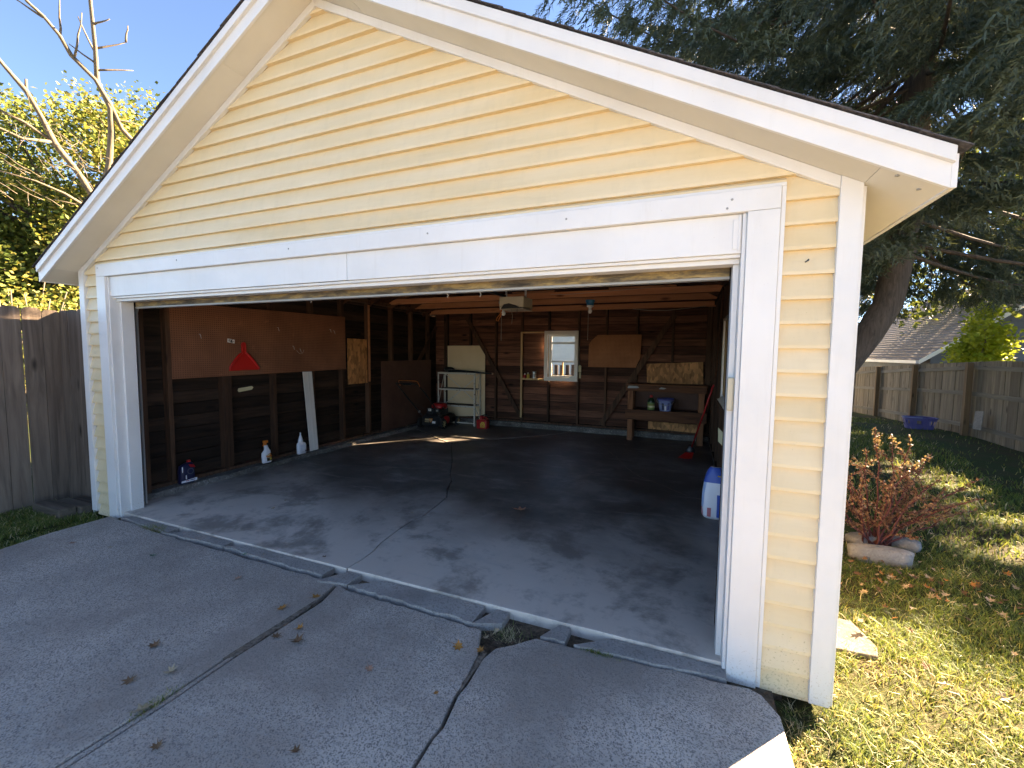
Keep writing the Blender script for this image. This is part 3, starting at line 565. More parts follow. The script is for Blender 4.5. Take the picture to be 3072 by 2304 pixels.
for y, z in ((.98,1.78),(2.05,1.92),(2.3,1.66),(2.42,1.62),(3.02,1.95),(3.1,1.93)):
    part('hook', MB().tube([(-2.995,y,z+.02),(-2.97,y,z+.02),(-2.965,y+.006,z-.02),(-2.955,y+.006,z-.03)], .0022, 5), 'steel', t)
part('hook_wire', MB().tube([(-2.985,2.36,1.62),(-2.98,2.40,1.575),(-2.98,2.45,1.57),(-2.985,2.49,1.60),(-2.99,2.50,1.63)], .002, 5), 'string', t)
tag(MB().box(-2.999,-2.988,3.42,3.90,1.04,1.835).build('plywood_patch', 'osb'), 'mottled chipboard patch between two left wall studs beyond the pegboard', 'board')
mb = MB(); mb.prism([(-2.984,4.28,1.43),(-2.984,6.0,1.44),(-2.984,6.0,.115),(-2.984,4.27,.062)], (.010,0,0)); o = mb.build('hardboard_panel', 'hardboard'); tag(o, 'dark brown hardboard sheet leaning low on the left wall behind the mower', 'board')
mb = MB(); mb.prism([(-2.695,6.262,1.766),(-1.879,6.262,1.77),(-1.735,6.262,1.56),(-1.735,6.262,.19),(-2.69,6.262,.13)], (0,.010,0)); tag(mb.build('fibreboard_sheet', 'beige'), 'tan sheet with one clipped corner standing behind the metal shelf rack', 'board')
mb = MB(); mb.prism([(.76,6.262,1.99),(1.61,6.262,1.993),(1.59,6.262,1.53),(1.515,6.262,1.353),(.582,6.262,1.346),(.588,6.262,1.80),(.63,6.262,1.87)], (0,.008,0)); tag(mb.build('pegboard_piece', 'pegboard2'), 'rust brown pegboard piece with cut corners right of the back window', 'pegboard')
mb = MB(); mb.prism([(1.716,6.262,1.43),(2.71,6.262,1.483),(2.726,6.262,1.067),(1.735,6.262,1.06)], (0,.012,0)); tag(mb.build('chipboard_sheet', 'osb'), 'orange brown chipboard sheet on the back wall above the workbench', 'board')
mb = MB(); mb.prism([(1.777,6.262,.32),(2.67,6.262,.31),(2.669,6.262,.155),(1.78,6.262,.17)], (0,.012,0)); tag(mb.build('chipboard_strip', 'osb'), 'low chipboard strip on the back wall seen beneath the workbench shelf', 'board')
mb = MB(); mb.prism([(-2.97,2.446,1.295),(-2.97,2.612,1.293),(-2.93,2.672,.062),(-2.93,2.514,.062)], (.012,0,0)); mb.prism([(-2.957,2.52,1.292),(-2.957,2.535,1.292),(-2.917,2.60,.064),(-2.917,2.585,.064)], (.005,0,0)); mb.prism([(-2.957,2.575,1.292),(-2.957,2.585,1.292),(-2.917,2.648,.064),(-2.917,2.638,.064)], (.004,0,0))
tag(mb.build('trim_board', 'trim'), 'white ribbed trim board leaning on the left wall', 'board')
tag(MB().prism([(-3.084,1.50,1.075),(-3.084,1.515,1.055),(-3.084,1.70,1.075),(-3.084,1.725,1.105),(-3.084,1.70,1.125),(-3.084,1.51,1.105)], (.003,0,0)).build('tape_strip', 'masking'), 'torn strip of cream masking tape on the dark wall below the pegboard', 'tape')
t = thing('plywood_window_panel', 'orange plywood panel in a pale frame on the right wall beside the jamb', 'panel', (2.86,2.9,1.1))
part('panel', MB().box(2.862,2.870,2.2,3.50,1.12,2.03), 'orangeply', t); part('frame_stile', MB().box(2.842,2.866,3.50,3.58,1.08,2.06), 'winframe', t); part('frame_stile', MB().box(2.848,2.861,2.92,2.98,1.121,2.029), 'winframe', t)
part('top_rail', MB().box(2.842,2.866,2.2,3.499,2.031,2.06), 'grey', t); part('sill', MB().prism([(2.80,2.2,1.07),(2.87,2.2,1.118),(2.87,2.2,1.0)], (0,1.25,0)), 'winframe', t)

# ================================================================== DUSTPAN, BOTTLES, JUG
t = thing('dustpan', 'red plastic dustpan hanging by its handle on the left pegboard', 'dustpan', (-2.985,1.52,1.35))
def arc(n_, f): return [f(i/(n_-1)) for i in range(n_)]
L_ = [(1.49,1.578),(1.46,1.555),(1.41,1.50),(1.36,1.44),(1.327,1.397),(1.322,1.347)]; R_ = [(1.55,1.578),(1.585,1.55),(1.64,1.49),(1.69,1.43),(1.735,1.372),(1.725,1.352)]
pl = [(-2.982,y,z) for y, z in L_]+[(-2.982,y,z) for y, z in R_[::-1]]
mb = MB(); mb.prism(pl, (.004,0,0)); part('pan', mb, 'redplastic', t)
for side in (L_, R_): part('rim', MB().tube([(-2.965-.004*0,y,z) for y, z in side], [.012,.014,.016,.014,.010,.006], 6), 'redplastic', t, smooth=True)
part('handle', MB().box(-2.980,-2.955,1.489,1.503,1.575,1.695).box(-2.980,-2.955,1.537,1.551,1.575,1.685).box(-2.981,-2.972,1.5035,1.5365,1.575,1.69).lathe([(.031,0),(.031,.02)], (-2.978,1.520,1.688), 'x', 14), 'redplastic', t, .004)
def bottle_body(mb, c, prof, w, d, seg=20):
    """prof: (z, halfwidth y, halfdepth x, offset y)"""
    vs = []; c = Vector(c)
    for z, hw, hd, oy in prof:
        for k in range(seg):
            a = 2*math.pi*k/seg; cx, cy = math.cos(a), math.sin(a); q = .55
            vs.append(c+Vector((math.copysign(abs(cx)**q, cx)*hd, math.copysign(abs(cy)**q, cy)*hw+oy, z)))
    n_ = len(prof); fs = [(i*seg+k, i*seg+(k+1) % seg, (i+1)*seg+(k+1) % seg, (i+1)*seg+k) for i in range(n_-1) for k in range(seg)]+[tuple(range(seg))[::-1], tuple(range((n_-1)*seg, n_*seg))]
    return mb.add(vs, fs)
t = thing('spray_bottle', 'white spray bottle with orange and black label and orange trigger', 'bottle', (-2.92,1.765,.06))
part('body', bottle_body(MB(), (-2.92,1.765,.06), [(0,.058,.028,0),(.01,.063,.031,0),(.08,.064,.032,-.004),(.135,.060,.031,-.006),(.165,.046,.028,.008),(.18,.034,.022,.006),(.21,.028,.017,-.002),(.245,.024,.015,-.012)], 0, 0), 'whiteplastic', t, smooth=True)
part('label', MB().prism([(-2.8885,1.735,.165),(-2.8885,1.80,.192),(-2.8885,1.823,.135),(-2.8885,1.742,.135)], (.002,0,0)), 'orange', t); part('label', MB().prism([(-2.8885,1.742,.131),(-2.8885,1.823,.131),(-2.8885,1.820,.088),(-2.8885,1.750,.082)], (.002,0,0)), 'black', t)
part('label', MB().prism([(-2.886,1.788,.128),(-2.886,1.814,.128),(-2.886,1.812,.098),(-2.886,1.79,.098)], (.001,0,0)), 'yellow', t); part('label', MB().prism([(-2.886,1.75,.168),(-2.886,1.79,.182),(-2.886,1.80,.165),(-2.886,1.752,.152)], (.001,0,0)), 'cream', t)
part('trigger_head', MB().lathe([(.015,0),(.016,.03),(.012,.032)], (-2.92,1.752,.305), seg=12).box(-2.935,-2.905,1.72,1.785,.337,.372).prism([(-2.93,1.725,.337),(-2.93,1.733,.337),(-2.93,1.722,.30),(-2.93,1.714,.302)], (.02,0,0)), 'orange', t, .004)
t = thing('squeeze_bottle', 'white squeeze bottle with tall pointed nozzle beside the white trim board', 'bottle', (-2.92,2.35,.06))
part('body', bottle_body(MB(), (-2.92,2.35,.06), [(0,.066,.028,0),(.012,.074,.031,0),(.12,.078,.033,0),(.15,.072,.030,-.002),(.168,.055,.026,-.01),(.178,.035,.02,-.014)], 0, 0), 'whiteplastic', t, smooth=True)
part('nozzle', MB().lathe([(.033,0),(.034,.03),(.020,.085),(.010,.11),(.009,.145),(.004,.15)], (-2.92,2.336,.236), seg=16), 'whiteplastic', t, smooth=True)
for k in range(5): part('label_line', MB().box(-2.8875,-2.8863,2.31+.004*(k % 2),2.385,.185-k*.018,.188-k*.018), 'lightblue', t)
part('label_mark', MB().box(-2.8875,-2.8863,2.385,2.412,.093,.106), 'navy', t); part('label_mark', MB().box(-2.8875,-2.8863,2.32,2.37,.089,.092), 'navy', t)
t = thing('oil_jug', 'dark navy motor oil jug with white band on the left wall curb', 'jug', (-2.92,.735,.06))
part('body', bottle_body(MB(), (-2.93,.735,.06), [(0,.080,.045,0),(.01,.084,.048,0),(.15,.080,.047,0),(.20,.072,.044,0),(.225,.048,.03,.02),(.24,.022,.02,.03)], 0, 0), 'navy', t, smooth=True)
part('cap', MB().lathe([(.020,0),(.021,.022),(.018,.025)], (-2.93,.765,.30), seg=14), 'red', t); part('white_band', MB().prism([(-2.8815,.652,.080),(-2.8815,.822,.080),(-2.8815,.822,.112),(-2.8815,.652,.10)], (.0025,0,0)), 'whiteplastic', t)
part('band_mark', MB().box(-2.879,-2.8783,.70,.735,.090,.100), 'pink', t); part('band_mark', MB().box(-2.879,-2.8783,.745,.80,.092,.100), 'navy', t)
part('label', MB().prism([(-2.8825,.735,.285),(-2.8825,.79,.272),(-2.8825,.81,.235),(-2.8825,.755,.245)], (.002,0,0)), 'red', t)
part('label', MB().lathe([(.036,0),(.036,.001)], (-2.882,.755,.20), 'x', 18), 'housegrey', t); part('label', MB().lathe([(.027,0),(.027,.0015)], (-2.8815,.755,.20), 'x', 18), 'navy', t)
part('measure_stripe', MB().box(-2.885,-2.8825,.665,.674,.20,.265), 'white', t); part('measure_stripe', MB().box(-2.8825,-2.8815,.70,.712,.115,.16), 'white', t)

# ================================================================== MOWER
t = thing('lawn_mower', 'black push lawn mower with red engine cover in the back left corner', 'lawn mower', (-2.54,5.65,0))
deck = MB(); cx = -2.545
deck.prism([(cx-.23,5.33,.075),(cx-.235,5.33,.21),(cx-.18,5.33,.275),(cx+.18,5.33,.275),(cx+.235,5.33,.21),(cx+.23,5.33,.075)], (0,.56,0)); deck.lathe([(.24,.08),(.245,.19),(.20,.25),(.05,.26)], (cx,5.90,0), seg=24)
part('deck', deck, 'black', t, .012)
part('rear_flap', MB().prism([(cx-.20,5.285,.06),(cx+.20,5.285,.06),(cx+.20,5.325,.25),(cx-.20,5.325,.25)], (0,.012,0)), 'black', t)
part('bag_door', MB().prism([(cx-.16,5.32,.255),(cx+.16,5.32,.255),(cx+.14,5.42,.36),(cx-.14,5.42,.36)], (0,.03,.02)), 'black', t, .006)
part('brand_plate', MB().prism([(cx-.135,5.3015,.165),(cx-.01,5.3015,.165),(cx-.01,5.3095,.205),(cx-.135,5.3095,.205)], (0,-.003,0)), 'tan', t)
part('brand_plate', MB().prism([(cx-.135,5.296,.135),(cx-.02,5.296,.135),(cx-.02,5.299,.15),(cx-.135,5.299,.15)], (0,-.003,0)), 'tan', t)
part('emblem', MB().prism([(cx-.02,5.302,.215),(cx+.055,5.302,.215),(cx+.05,5.294,.165),(cx+.018,5.285,.135),(cx-.015,5.294,.165)], (0,-.004,0)), 'orange', t); part('emblem', MB().prism([(cx-.005,5.296,.205),(cx+.04,5.296,.205),(cx+.035,5.29,.17),(cx+.018,5.283,.15),(cx,5.29,.17)], (0,-.004,0)), 'tan', t)
part('sticker', MB().prism([(cx+.05,5.285,.12),(cx+.13,5.285,.115),(cx+.135,5.293,.16),(cx+.055,5.293,.165)], (0,-.003,0)), 'white', t); part('sticker', MB().box(cx-.06,cx+.01,5.315,5.318,.37,.42), 'white', t); part('sticker', MB().box(cx-.045,cx-.005,5.313,5.3145,.385,.405), 'grey', t)
eng = MB(); eng.box(cx-.13,cx+.15,5.44,5.80,.26,.40); part('engine', eng, 'black', t, .02)
part('engine_cover', MB().lathe([(.165,.40),(.175,.44),(.165,.49),(.12,.515),(.04,.52)], (cx+.03,5.62,0), seg=24), 'red', t, smooth=True)
part('control_housing', MB().box(cx-.08,cx+.04,5.325,5.345,.30,.44).box(cx-.13,cx+.10,5.36,5.42,.33,.42), 'black', t, .008)
for a in ((cx+.08,5.40,.41,.028),(cx+.125,5.40,.405,.022),(cx+.22,5.46,.43,.024)): part('engine_bolt', MB().lathe([(a[3],0),(a[3]*.8,-.02)], a[:3], 'y', 12), 'chrome', t)
part('muffler_plate', MB().prism([(cx+.09,5.37,.28),(cx+.13,5.37,.36),(cx+.20,5.37,.35),(cx+.17,5.37,.27)], (0,.01,0)), 'chrome', t)
part('side_cover', MB().lathe([(.085,0),(.085,.05),(.06,.06)], (cx+.215,5.56,.17), 'x', 18), 'red', t)
for (x, y, r_, s_) in ((-2.262,5.36,.108,1),(-2.262,5.96,.092,1),(-2.83,5.36,.108,-1),(-2.83,5.96,.092,-1)):
    w = part('wheel', MB().lathe([(r_*.55,-.022),(r_*.92,-.026),(r_,-.018),(r_,.018),(r_*.92,.026),(r_*.55,.022)], (x,y,r_), 'x', 24), 'rubber', t, smooth=True)
    rim = MB(); rim.lathe([(r_*.64,-.010),(r_*.64,.010)], (x,y,r_), 'x', 20); part('rim', rim, 'black', w)
    sp = MB(); sp.lathe([(r_*.18,0),(r_*.16,s_*.032)], (x,y,r_), 'x', 12)
    for k in range(7):
        a = 2*math.pi*k/7+.3; sp.bar((x+s_*.024,y+math.cos(a)*r_*.15,r_+math.sin(a)*r_*.15),(x+s_*.024,y+math.cos(a)*r_*.66,r_+math.sin(a)*r_*.66),.014,.012,up=(1,0,0))
    part('spokes', sp, 'tan', w)
hl = [(-2.79,5.36,.26),(-2.84,5.18,.46),(-2.93,4.90,.79),(-2.975,4.74,.955),(-2.96,4.70,.985)]; hr = [(-2.33,5.38,.27),(-2.36,5.2,.47),(-2.43,4.92,.80),(-2.475,4.76,.955),(-2.50,4.70,.985)]
part('handle', MB().tube(hl+hr[::-1], .0125, 8), 'black', t, smooth=True)
part('control_bar', MB().tube([(-2.93,4.80,.93),(-2.91,4.72,1.02),(-2.88,4.69,1.045),(-2.50,4.69,1.045),(-2.45,4.70,1.03),(-2.445,4.74,.985),(-2.46,4.79,.92)], .006, 7), 'orange', t, smooth=True)
part('cable', MB().tube([(-2.93,4.75,.95),(-2.86,4.85,.74),(-2.83,4.98,.60),(-2.78,5.12,.52),(-2.7,5.3,.42)], .005, 6), 'black', t, smooth=True)
part('grip_box', MB().box(-2.80,-2.60,4.685,4.715,.955,1.0), 'black', t, .01)
for p in ((-2.805,5.28,.35),(-2.352,5.26,.40)): part('clamp', MB().box(p[0]-.018,p[0]+.018,p[1]-.02,p[1]+.02,p[2]-.02,p[2]+.02), 'grey', t, .004)

# ================================================================== SHELF RACK, RODS, GAS CAN
t = thing('shelf_rack', 'rusty white metal shelf rack with crossed braces against the back wall', 'shelf rack', (-2.27,6.05,0))
x0, x1, y0, y1, zt = -2.735, -1.80, 5.90, 6.195, 1.168
for x in (x0, x1):
    for y in (y0, y1):
        sx_ = .032 if x == x0 else -.032; sy_ = .032 if y == y0 else -.032
        mb = MB(); mb.box(min(x,x+sx_),max(x,x+sx_),min(y,y+sy_*.1),max(y,y+sy_*.1),0,zt).box(min(x,x+sx_*.1),max(x,x+sx_*.1),min(y+sy_*.1,y+sy_),max(y+sy_*.1,y+sy_),0,zt); part('post', mb, 'rack', t)
for z in (1.135,.775,.415,.075):
    mb = MB(); mb.box(x0+.005,x1-.005,y0-.004,y0-.001,z,z+.034).box(x0+.005,x1-.005,y0,y1,z+.030,z+.033).box(x0+.005,x1-.005,y1+.001,y1+.004,z,z+.034); part('shelf', mb if z > .1 else MB().box(x0+.005,x1-.005,y0-.004,y0-.001,z-.02,z+.005), 'rack', t)
for z in (.80,.44): part('shelf_mat', MB().box(x0+.035,x1-.035,y0+.004,y1-.004,z+.010,z+.014), 'hardboard', t)
for a, b_ in (((x0+.02,y1-.01,1.13),(x1-.02,y1-.01,.43)),((x1-.02,y1-.006,1.13),(x0+.02,y1-.006,.43)),((x0+.004,y0+.02,.45),(x0+.004,y1-.02,1.13)),((x1-.004,y0+.02,.45),(x1-.004,y1-.02,1.13)),((x1-.004,y1-.02,.1),(x1-.004,y0+.02,.42))):
    part('brace', MB().bar(a, b_, .018, .003, up=(0,1,0) if a[1] > 6.1 and b_[1] > 6.1 else (1,0,0)), 'rack', t)
t = thing('tripod_poles', 'bundle of black poles lying across the top of the shelf rack', 'poles', (-2.1,6.0,1.18))
part('pole', MB().tube([(-2.62,6.02,1.225),(-1.86,6.0,1.19),(-1.44,5.99,1.165)], [.022,.018,.010], 8), 'black', t, smooth=True); part('pole', MB().tube([(-2.58,6.06,1.20),(-1.95,5.97,1.185),(-1.52,6.0,1.16)], [.016,.014,.009], 8), 'black', t, smooth=True)
part('pole', MB().tube([(-2.50,5.97,1.187),(-1.80,6.04,1.192)], .012, 8), 'darkmetal', t, smooth=True); part('cloth_wrap', MB().lathe([(.03,-.12),(.05,-.05),(.045,.06),(.028,.12)], (-2.52,6.03,1.235), 'x', 12), 'black', t, smooth=True); part('ferrule', MB().lathe([(.012,-.02),(.016,0),(.010,.03)], (-1.44,5.99,1.165), 'x', 10), 'chrome', t)
t = thing('gas_can', 'red plastic gas can with yellow label by the shelf rack foot', 'gas can', (-1.55,5.77,0))
g = MB(); g.box(-1.66,-1.42,5.69,5.86,0,.20); part('body', g, 'red', t, .025)
part('neck', MB().lathe([(.045,0),(.042,.03),(.034,.035),(.034,.06)], (-1.575,5.775,.195), seg=16), 'red', t); part('cap', MB().lathe([(.040,0),(.040,.02),(.02,.03)], (-1.575,5.775,.25), seg=16), 'red', t)
part('handle', MB().tube([(-1.55,5.775,.215),(-1.52,5.775,.245),(-1.46,5.775,.245),(-1.44,5.775,.20)], .014, 8), 'red', t, smooth=True); part('spout', MB().tube([(-1.575,5.775,.27),(-1.54,5.80,.285),(-1.47,5.84,.29)], .013, 8), 'black', t, smooth=True)
part('label', MB().prism([(-1.56,5.6895,.04),(-1.465,5.6895,.035),(-1.455,5.6895,.10),(-1.475,5.6895,.155),(-1.53,5.6895,.155),(-1.565,5.6895,.11)], (0,-.002,0)), 'yellow', t)
part('label_mark', MB().lathe([(.026,0),(.026,.001)], (-1.51,5.6865,.105), 'y', 14), 'redplastic', t); part('label_mark', MB().lathe([(.017,0),(.017,.0015)], (-1.51,5.6855,.105), 'y', 14), 'yellow', t)
for k in range(3): part('label_mark', MB().box(-1.545,-1.475,5.6862,5.6872,.048+k*.012,.053+k*.012), 'red', t)

# ================================================================== WORKBENCH AND WHAT STANDS ON IT
t = thing('workbench', 'heavy brown timber workbench with a lower shelf in the back right corner', 'workbench', (2.1,6.0,0))
part('top_plank', MB().box(1.40,2.79,5.83,6.03,1.038,1.062), 'bench', t, .003); part('top_plank', MB().box(1.42,2.79,6.034,6.24,1.040,1.064), 'bench', t, .003); part('front_rail', MB().box(1.40,2.78,5.79,5.83,.935,1.036), 'bench', t, .004)
for x in (1.435, 2.65):
    part('leg', MB().box(x,x+.095,5.832,5.92,0,.934), 'benchz', t, .003); part('leg', MB().box(x,x+.09,6.14,6.225,.0,.934), 'benchz', t, .003)
part('shelf_rail', MB().box(1.40,2.79,5.790,5.831,.405,.585), 'bench', t, .004); part('shelf', MB().box(1.44,2.76,5.921,6.139,.555,.58), 'hardboard', t); part('back_panel', MB().box(1.54,2.70,6.20,6.212,.60,.93), 'hardboard', t)
part('paint_smear', MB().prism([(1.43,5.7885,.985),(1.60,5.7885,.99),(1.64,5.7885,1.005),(1.60,5.7885,1.027),(1.45,5.7885,1.030)], (0,-.001,0)), 'grey', t); part('paint_smear', MB().prism([(1.98,5.7885,.99),(2.06,5.7885,.985),(2.11,5.7885,1.005),(2.02,5.7885,1.02)], (0,-.001,0)), 'grey', t)
t = thing('cleaner_bottle', 'dark bottle with red cap and green label on the workbench shelf', 'bottle', (1.85,5.87,.582))
part('body', MB().lathe([(.058,0),(.062,.01),(.062,.17),(.055,.20),(.030,.225),(.026,.24)], (1.85,5.875,.582), seg=20), 'darkgreen', t, smooth=True); part('cap', MB().lathe([(.026,0),(.028,.01),(.026,.04),(.02,.045)], (1.85,5.875,.822), seg=16), 'red', t, smooth=True)
part('label', MB().lathe([(.0632,0),(.0632,.13)], (1.85,5.875,.60), seg=20), 'label_green', t, smooth=True); part('label', MB().lathe([(.0638,0),(.0638,.03)], (1.85,5.875,.64), seg=20), 'cream', t, smooth=True); part('label_mark', MB().lathe([(.0642,0),(.0642,.010)], (1.85,5.875,.682), seg=20), 'orange', t, smooth=True); part('label_mark', MB().lathe([(.0642,0),(.0642,.006)], (1.85,5.875,.705), seg=20), 'darkgreen', t, smooth=True)
t = thing('toy_bucket', 'blue plastic bucket with purple rim and wire handle on the workbench shelf', 'bucket', (2.10,5.87,.582))
bc = (2.10,5.90,.582); part('body', MB().lathe([(.095,0),(.10,.004),(.135,.20),(.131,.20),(.097,.012)], bc, seg=28), 'periwinkle', t, smooth=True)
part('rim', MB().lathe([(.133,.20),(.146,.20),(.150,.212),(.146,.232),(.136,.232),(.132,.22)], bc, seg=28), 'purple', t, smooth=True)
part('handle', MB().tube([(1.955,5.88,.80)]+[(2.10-.15*math.cos(a),5.755-.0*a,.80-.10*math.sin(a)) for a in [math.pi*k/14 for k in range(1,14)]]+[(2.245,5.88,.80)], .004, 6), 'grey', t, smooth=True)
for a0, w, z0, z1, mt in ((-1.9,.25,.03,.15,'navy'),(-1.55,.22,.02,.10,'white'),(-2.35,.25,.04,.17,'lightblue'),(-1.1,.3,.03,.16,'purple')):
    mb = MB(); P = []
    for k in range(5):
        a = a0-w/2+w*k/4; P.append(a)
    rr = lambda z: .1005+.035*z/.20+.0012
    v = [(bc[0]+rr(z0)*math.cos(a), bc[1]+rr(z0)*math.sin(a), bc[2]+z0) for a in P]+[(bc[0]+rr(z1)*math.cos(a), bc[1]+rr(z1)*math.sin(a), bc[2]+z1) for a in P]
    mb.add(v, [(k, k+1, k+6, k+5) for k in range(4)]); part('print_patch', mb, mt, t)
t = thing('broom', 'red handled broom with red bristles leaning in the back right corner', 'broom', (2.52,4.75,0))
part('handle', MB().tube([(2.555,4.83,.17),(2.80,4.30,1.19)], .012, 8), 'red', t, smooth=True)
hd = Vector((2.535,4.86,.10)); part('head', MB().lathe([(.016,.10),(.03,.07),(.06,.03),(.07,-.02),(.06,-.03)], hd, seg=14, sx=1.1, sy=.55), 'black', t, smooth=True)
br = MB(); r = random.Random(3)
for k in range(120):
    a = Vector((2.535+r.uniform(-.06,.06), 4.85+r.uniform(-.03,.03), .085)); b_ = Vector((a.x-.07+r.uniform(-.06,.05), a.y-.10+r.uniform(-.05,.05), .004)); br.bar(a, b_, .004, .004)
part('bristles', br, 'redplastic', t)
t = thing('salt_bag', 'white and blue printed plastic bag slumped beside the right jamb', 'bag', (2.74,2.2,0))
prof = [(0,.095,.06),(.03,.118,.085),(.12,.122,.095),(.25,.115,.085),(.36,.098,.065),(.42,.082,.045),(.47,.065,.03),(.505,.045,.012)]
def bagpt(i, a, grow=0):
    z, w, d = prof[i]; cx_, sy_ = math.cos(a), math.sin(a); q = .6; wob = .006*math.sin(3*a+i)
    return (2.745+math.copysign(abs(cx_)**q, cx_)*(w+wob+grow)-.012*i*0, 2.22+math.copysign(abs(sy_)**q, sy_)*(d+wob+grow), z+.004)
def bagband(i0, i1, a0, a1, grow, n_=16, close=False):
    vs = [bagpt(i, a0+(a1-a0)*k/n_, grow) for i in range(i0, i1+1) for k in range(n_+1)]; fs = [(r_*(n_+1)+k, r_*(n_+1)+k+1, (r_+1)*(n_+1)+k+1, (r_+1)*(n_+1)+k) for r_ in range(i1-i0) for k in range(n_)]
    mb = MB(); mb.add(vs, fs)
    if close: mb.f.append(tuple(range(n_))[::-1]); mb.mi.append(0); o_ = (i1-i0)*(n_+1); mb.f.append(tuple(range(o_, o_+n_))); mb.mi.append(0)
    return mb
part('body', bagband(0, 7, 0, 2*math.pi, 0, 28, True), 'whiteplastic', t, smooth=True); part('top_print', bagband(4, 7, 0, 2*math.pi, .002, 28), 'blue', t, smooth=True)
part('stripe', bagband(1, 3, 4.75, 5.0, .0022, 4), 'blue', t); part('stripe', bagband(1, 3, 5.02, 5.25, .0022, 4), 'redplastic', t); part('print_block', bagband(1, 2, 4.35, 4.6, .0022, 4), 'pink', t); part('print_block', bagband(2, 4, 3.5, 3.95, .0022, 5), 'lightblue', t); part('print_block', bagband(1, 2, 3.4, 3.8, .0022, 5), 'pink', t)
part('tie', MB().tube([(2.76,2.15,.44),(2.82,2.14,.43),(2.86,2.15,.42)], .006, 6), 'yellow', t, smooth=True); part('cord', MB().tube([(2.80,2.125,.42),(2.815,2.115,.30),(2.83,2.115,.18)], .004, 6), 'redstem', t)
t = thing('outlet_box', 'blue electrical box with a cream cover low on the right wall', 'electrical box', (2.86,3,.55))
part('box', MB().box(2.865,2.90,2.86,3.06,.56,.76), 'blue', t, .004); part('cover', MB().prism([(2.800,3.02,.78),(2.868,2.98,.712),(2.875,2.98,.55),(2.806,3.02,.625)], (.004,.008,0)), 'cream', t)
# ---- small things on the pine shelf
t = thing('small_bottle', 'tiny red bottle at the left end of the pine shelf', 'bottle', (-.775,6.235,1.081)); part('body', MB().lathe([(.026,0),(.028,.01),(.026,.055),(.010,.075)], (-.775,6.235,1.081), seg=14), 'red', t, smooth=True); part('cap', MB().lathe([(.012,0),(.010,.025)], (-.775,6.235,1.156), seg=12), 'white', t)
t = thing('small_bottle', 'small amber bottle with pale cap on the pine shelf', 'bottle', (-.70,6.235,1.081)); part('body', MB().lathe([(.028,0),(.030,.01),(.029,.07),(.016,.09)], (-.70,6.235,1.081), seg=14), 'yellow', t, smooth=True); part('cap', MB().lathe([(.018,0),(.016,.03)], (-.70,6.235,1.171), seg=12), 'beigeplastic', t)
t = thing('tin_can', 'shiny steel tin can at the right end of the pine shelf', 'can', (-.565,6.235,1.081)); part('body', MB().lathe([(.044,0),(.046,.004),(.043,.02),(.043,.13),(.046,.146),(.040,.146)], (-.565,6.235,1.081), seg=18), 'steel', t, smooth=True); part('label', MB().lathe([(.0437,0),(.0437,.07)], (-.565,6.235,1.11), seg=18), 'grey', t)
t = thing('paper_tag', 'brown paper tag on a string right of the back window', 'tag', (.41,6.26,1.15)); part('string', MB().tube([(.385,6.27,1.75),(.395,6.262,1.5),(.408,6.26,1.37)], .002, 5), 'string', t); part('card', MB().prism([(.38,6.268,1.36),(.41,6.262,1.385),(.438,6.268,1.36),(.438,6.268,1.24),(.38,6.268,1.24)], (0,.003,0)), 'masking', t); part('stub', MB().box(.395,.436,6.262,6.268,1.11,1.235), 'tan', t)

# ================================================================== OPENER, LAMPS, CABLE
t = thing('door_opener', 'beige garage door opener hanging from the rafters over the middle of the floor', 'door opener', (0,3.45,2.2))
part('housing', MB().box(-.115,.245,3.25,3.62,2.255,2.40).prism([(-.115,3.235,2.255),(-.06,3.235,2.31),(.02,3.235,2.322),(.13,3.235,2.29),(.245,3.235,2.255),(.245,3.235,2.40),(-.115,3.235,2.40)], (0,.014,0)), 'beigeplastic', t, .004)
part('lens', MB().prism([(-.10,3.245,2.236),(-.05,3.245,2.30),(.03,3.245,2.312),(.13,3.245,2.28),(.215,3.245,2.236)], (0,.30,0)), 'black', t); part('base_lip', MB().box(-.118,.248,3.238,3.62,2.228,2.2355), 'beigeplastic', t)
part('rail', MB().box(-.02,.02,.25,3.3,2.402,2.432), 'darkmetal', t)
for x in (-.08, .22): part('hanger', MB().bar((x,3.4,2.39),(x,3.4,3.3),.03,.004,up=(0,1,0)), 'steel', t)
part('pull_loop', MB().tube([(-.06,3.2,2.22),(-.085,3.2,2.16),(-.13,3.2,2.11),(-.145,3.2,2.07),(-.12,3.2,2.06),(-.085,3.2,2.12),(-.06,3.2,2.17)], .007, 6), 'orange', t, smooth=True); part('wire', MB().tube([(.07,3.23,2.23),(.09,3.23,2.13),(.08,3.23,2.02)], .003, 5), 'string', t); part('wire', MB().tube([(.16,3.23,2.23),(.155,3.23,2.15)], .003, 5), 'black', t)
part('release_arm', MB().tube([(-.22,1.1,2.40),(-.23,1.0,2.30),(-.16,.95,2.27),(-.05,1.0,2.33),(.0,1.1,2.40)], .010, 6), 'black', t, smooth=True)
for ch in t.children:
    if ch.name.split('.')[0] not in ('rail', 'release_arm'): ch.location.x += .06
def lamp(nm, lab, x, y, zt, zb, chain):
    t = thing(nm, lab, 'lamp', (x,y,zt)); part('socket_box', MB().lathe([(.07,0),(.075,-.02),(.06,-.05),(.055,-.085),(.03,-.09)], (x,y,zt), seg=16), 'tealblue', t, smooth=True)
    part('lamp_holder', MB().lathe([(.045,0),(.06,-.012),(.03,-.035),(.022,-.05)], (x,y,zt-.088), seg=16), 'white', t, smooth=True); part('bulb', MB().lathe([(.014,0),(.03,-.03),(.034,-.05),(.024,-.075),(.004,-.083)], (x,y,zt-.135), seg=14), 'bulb', t, smooth=True)
    part('pull_chain', MB().tube([(x-.02,y-.03,zt-.11),(x-.022,y-.03,chain)], .003, 5), 'string', t)
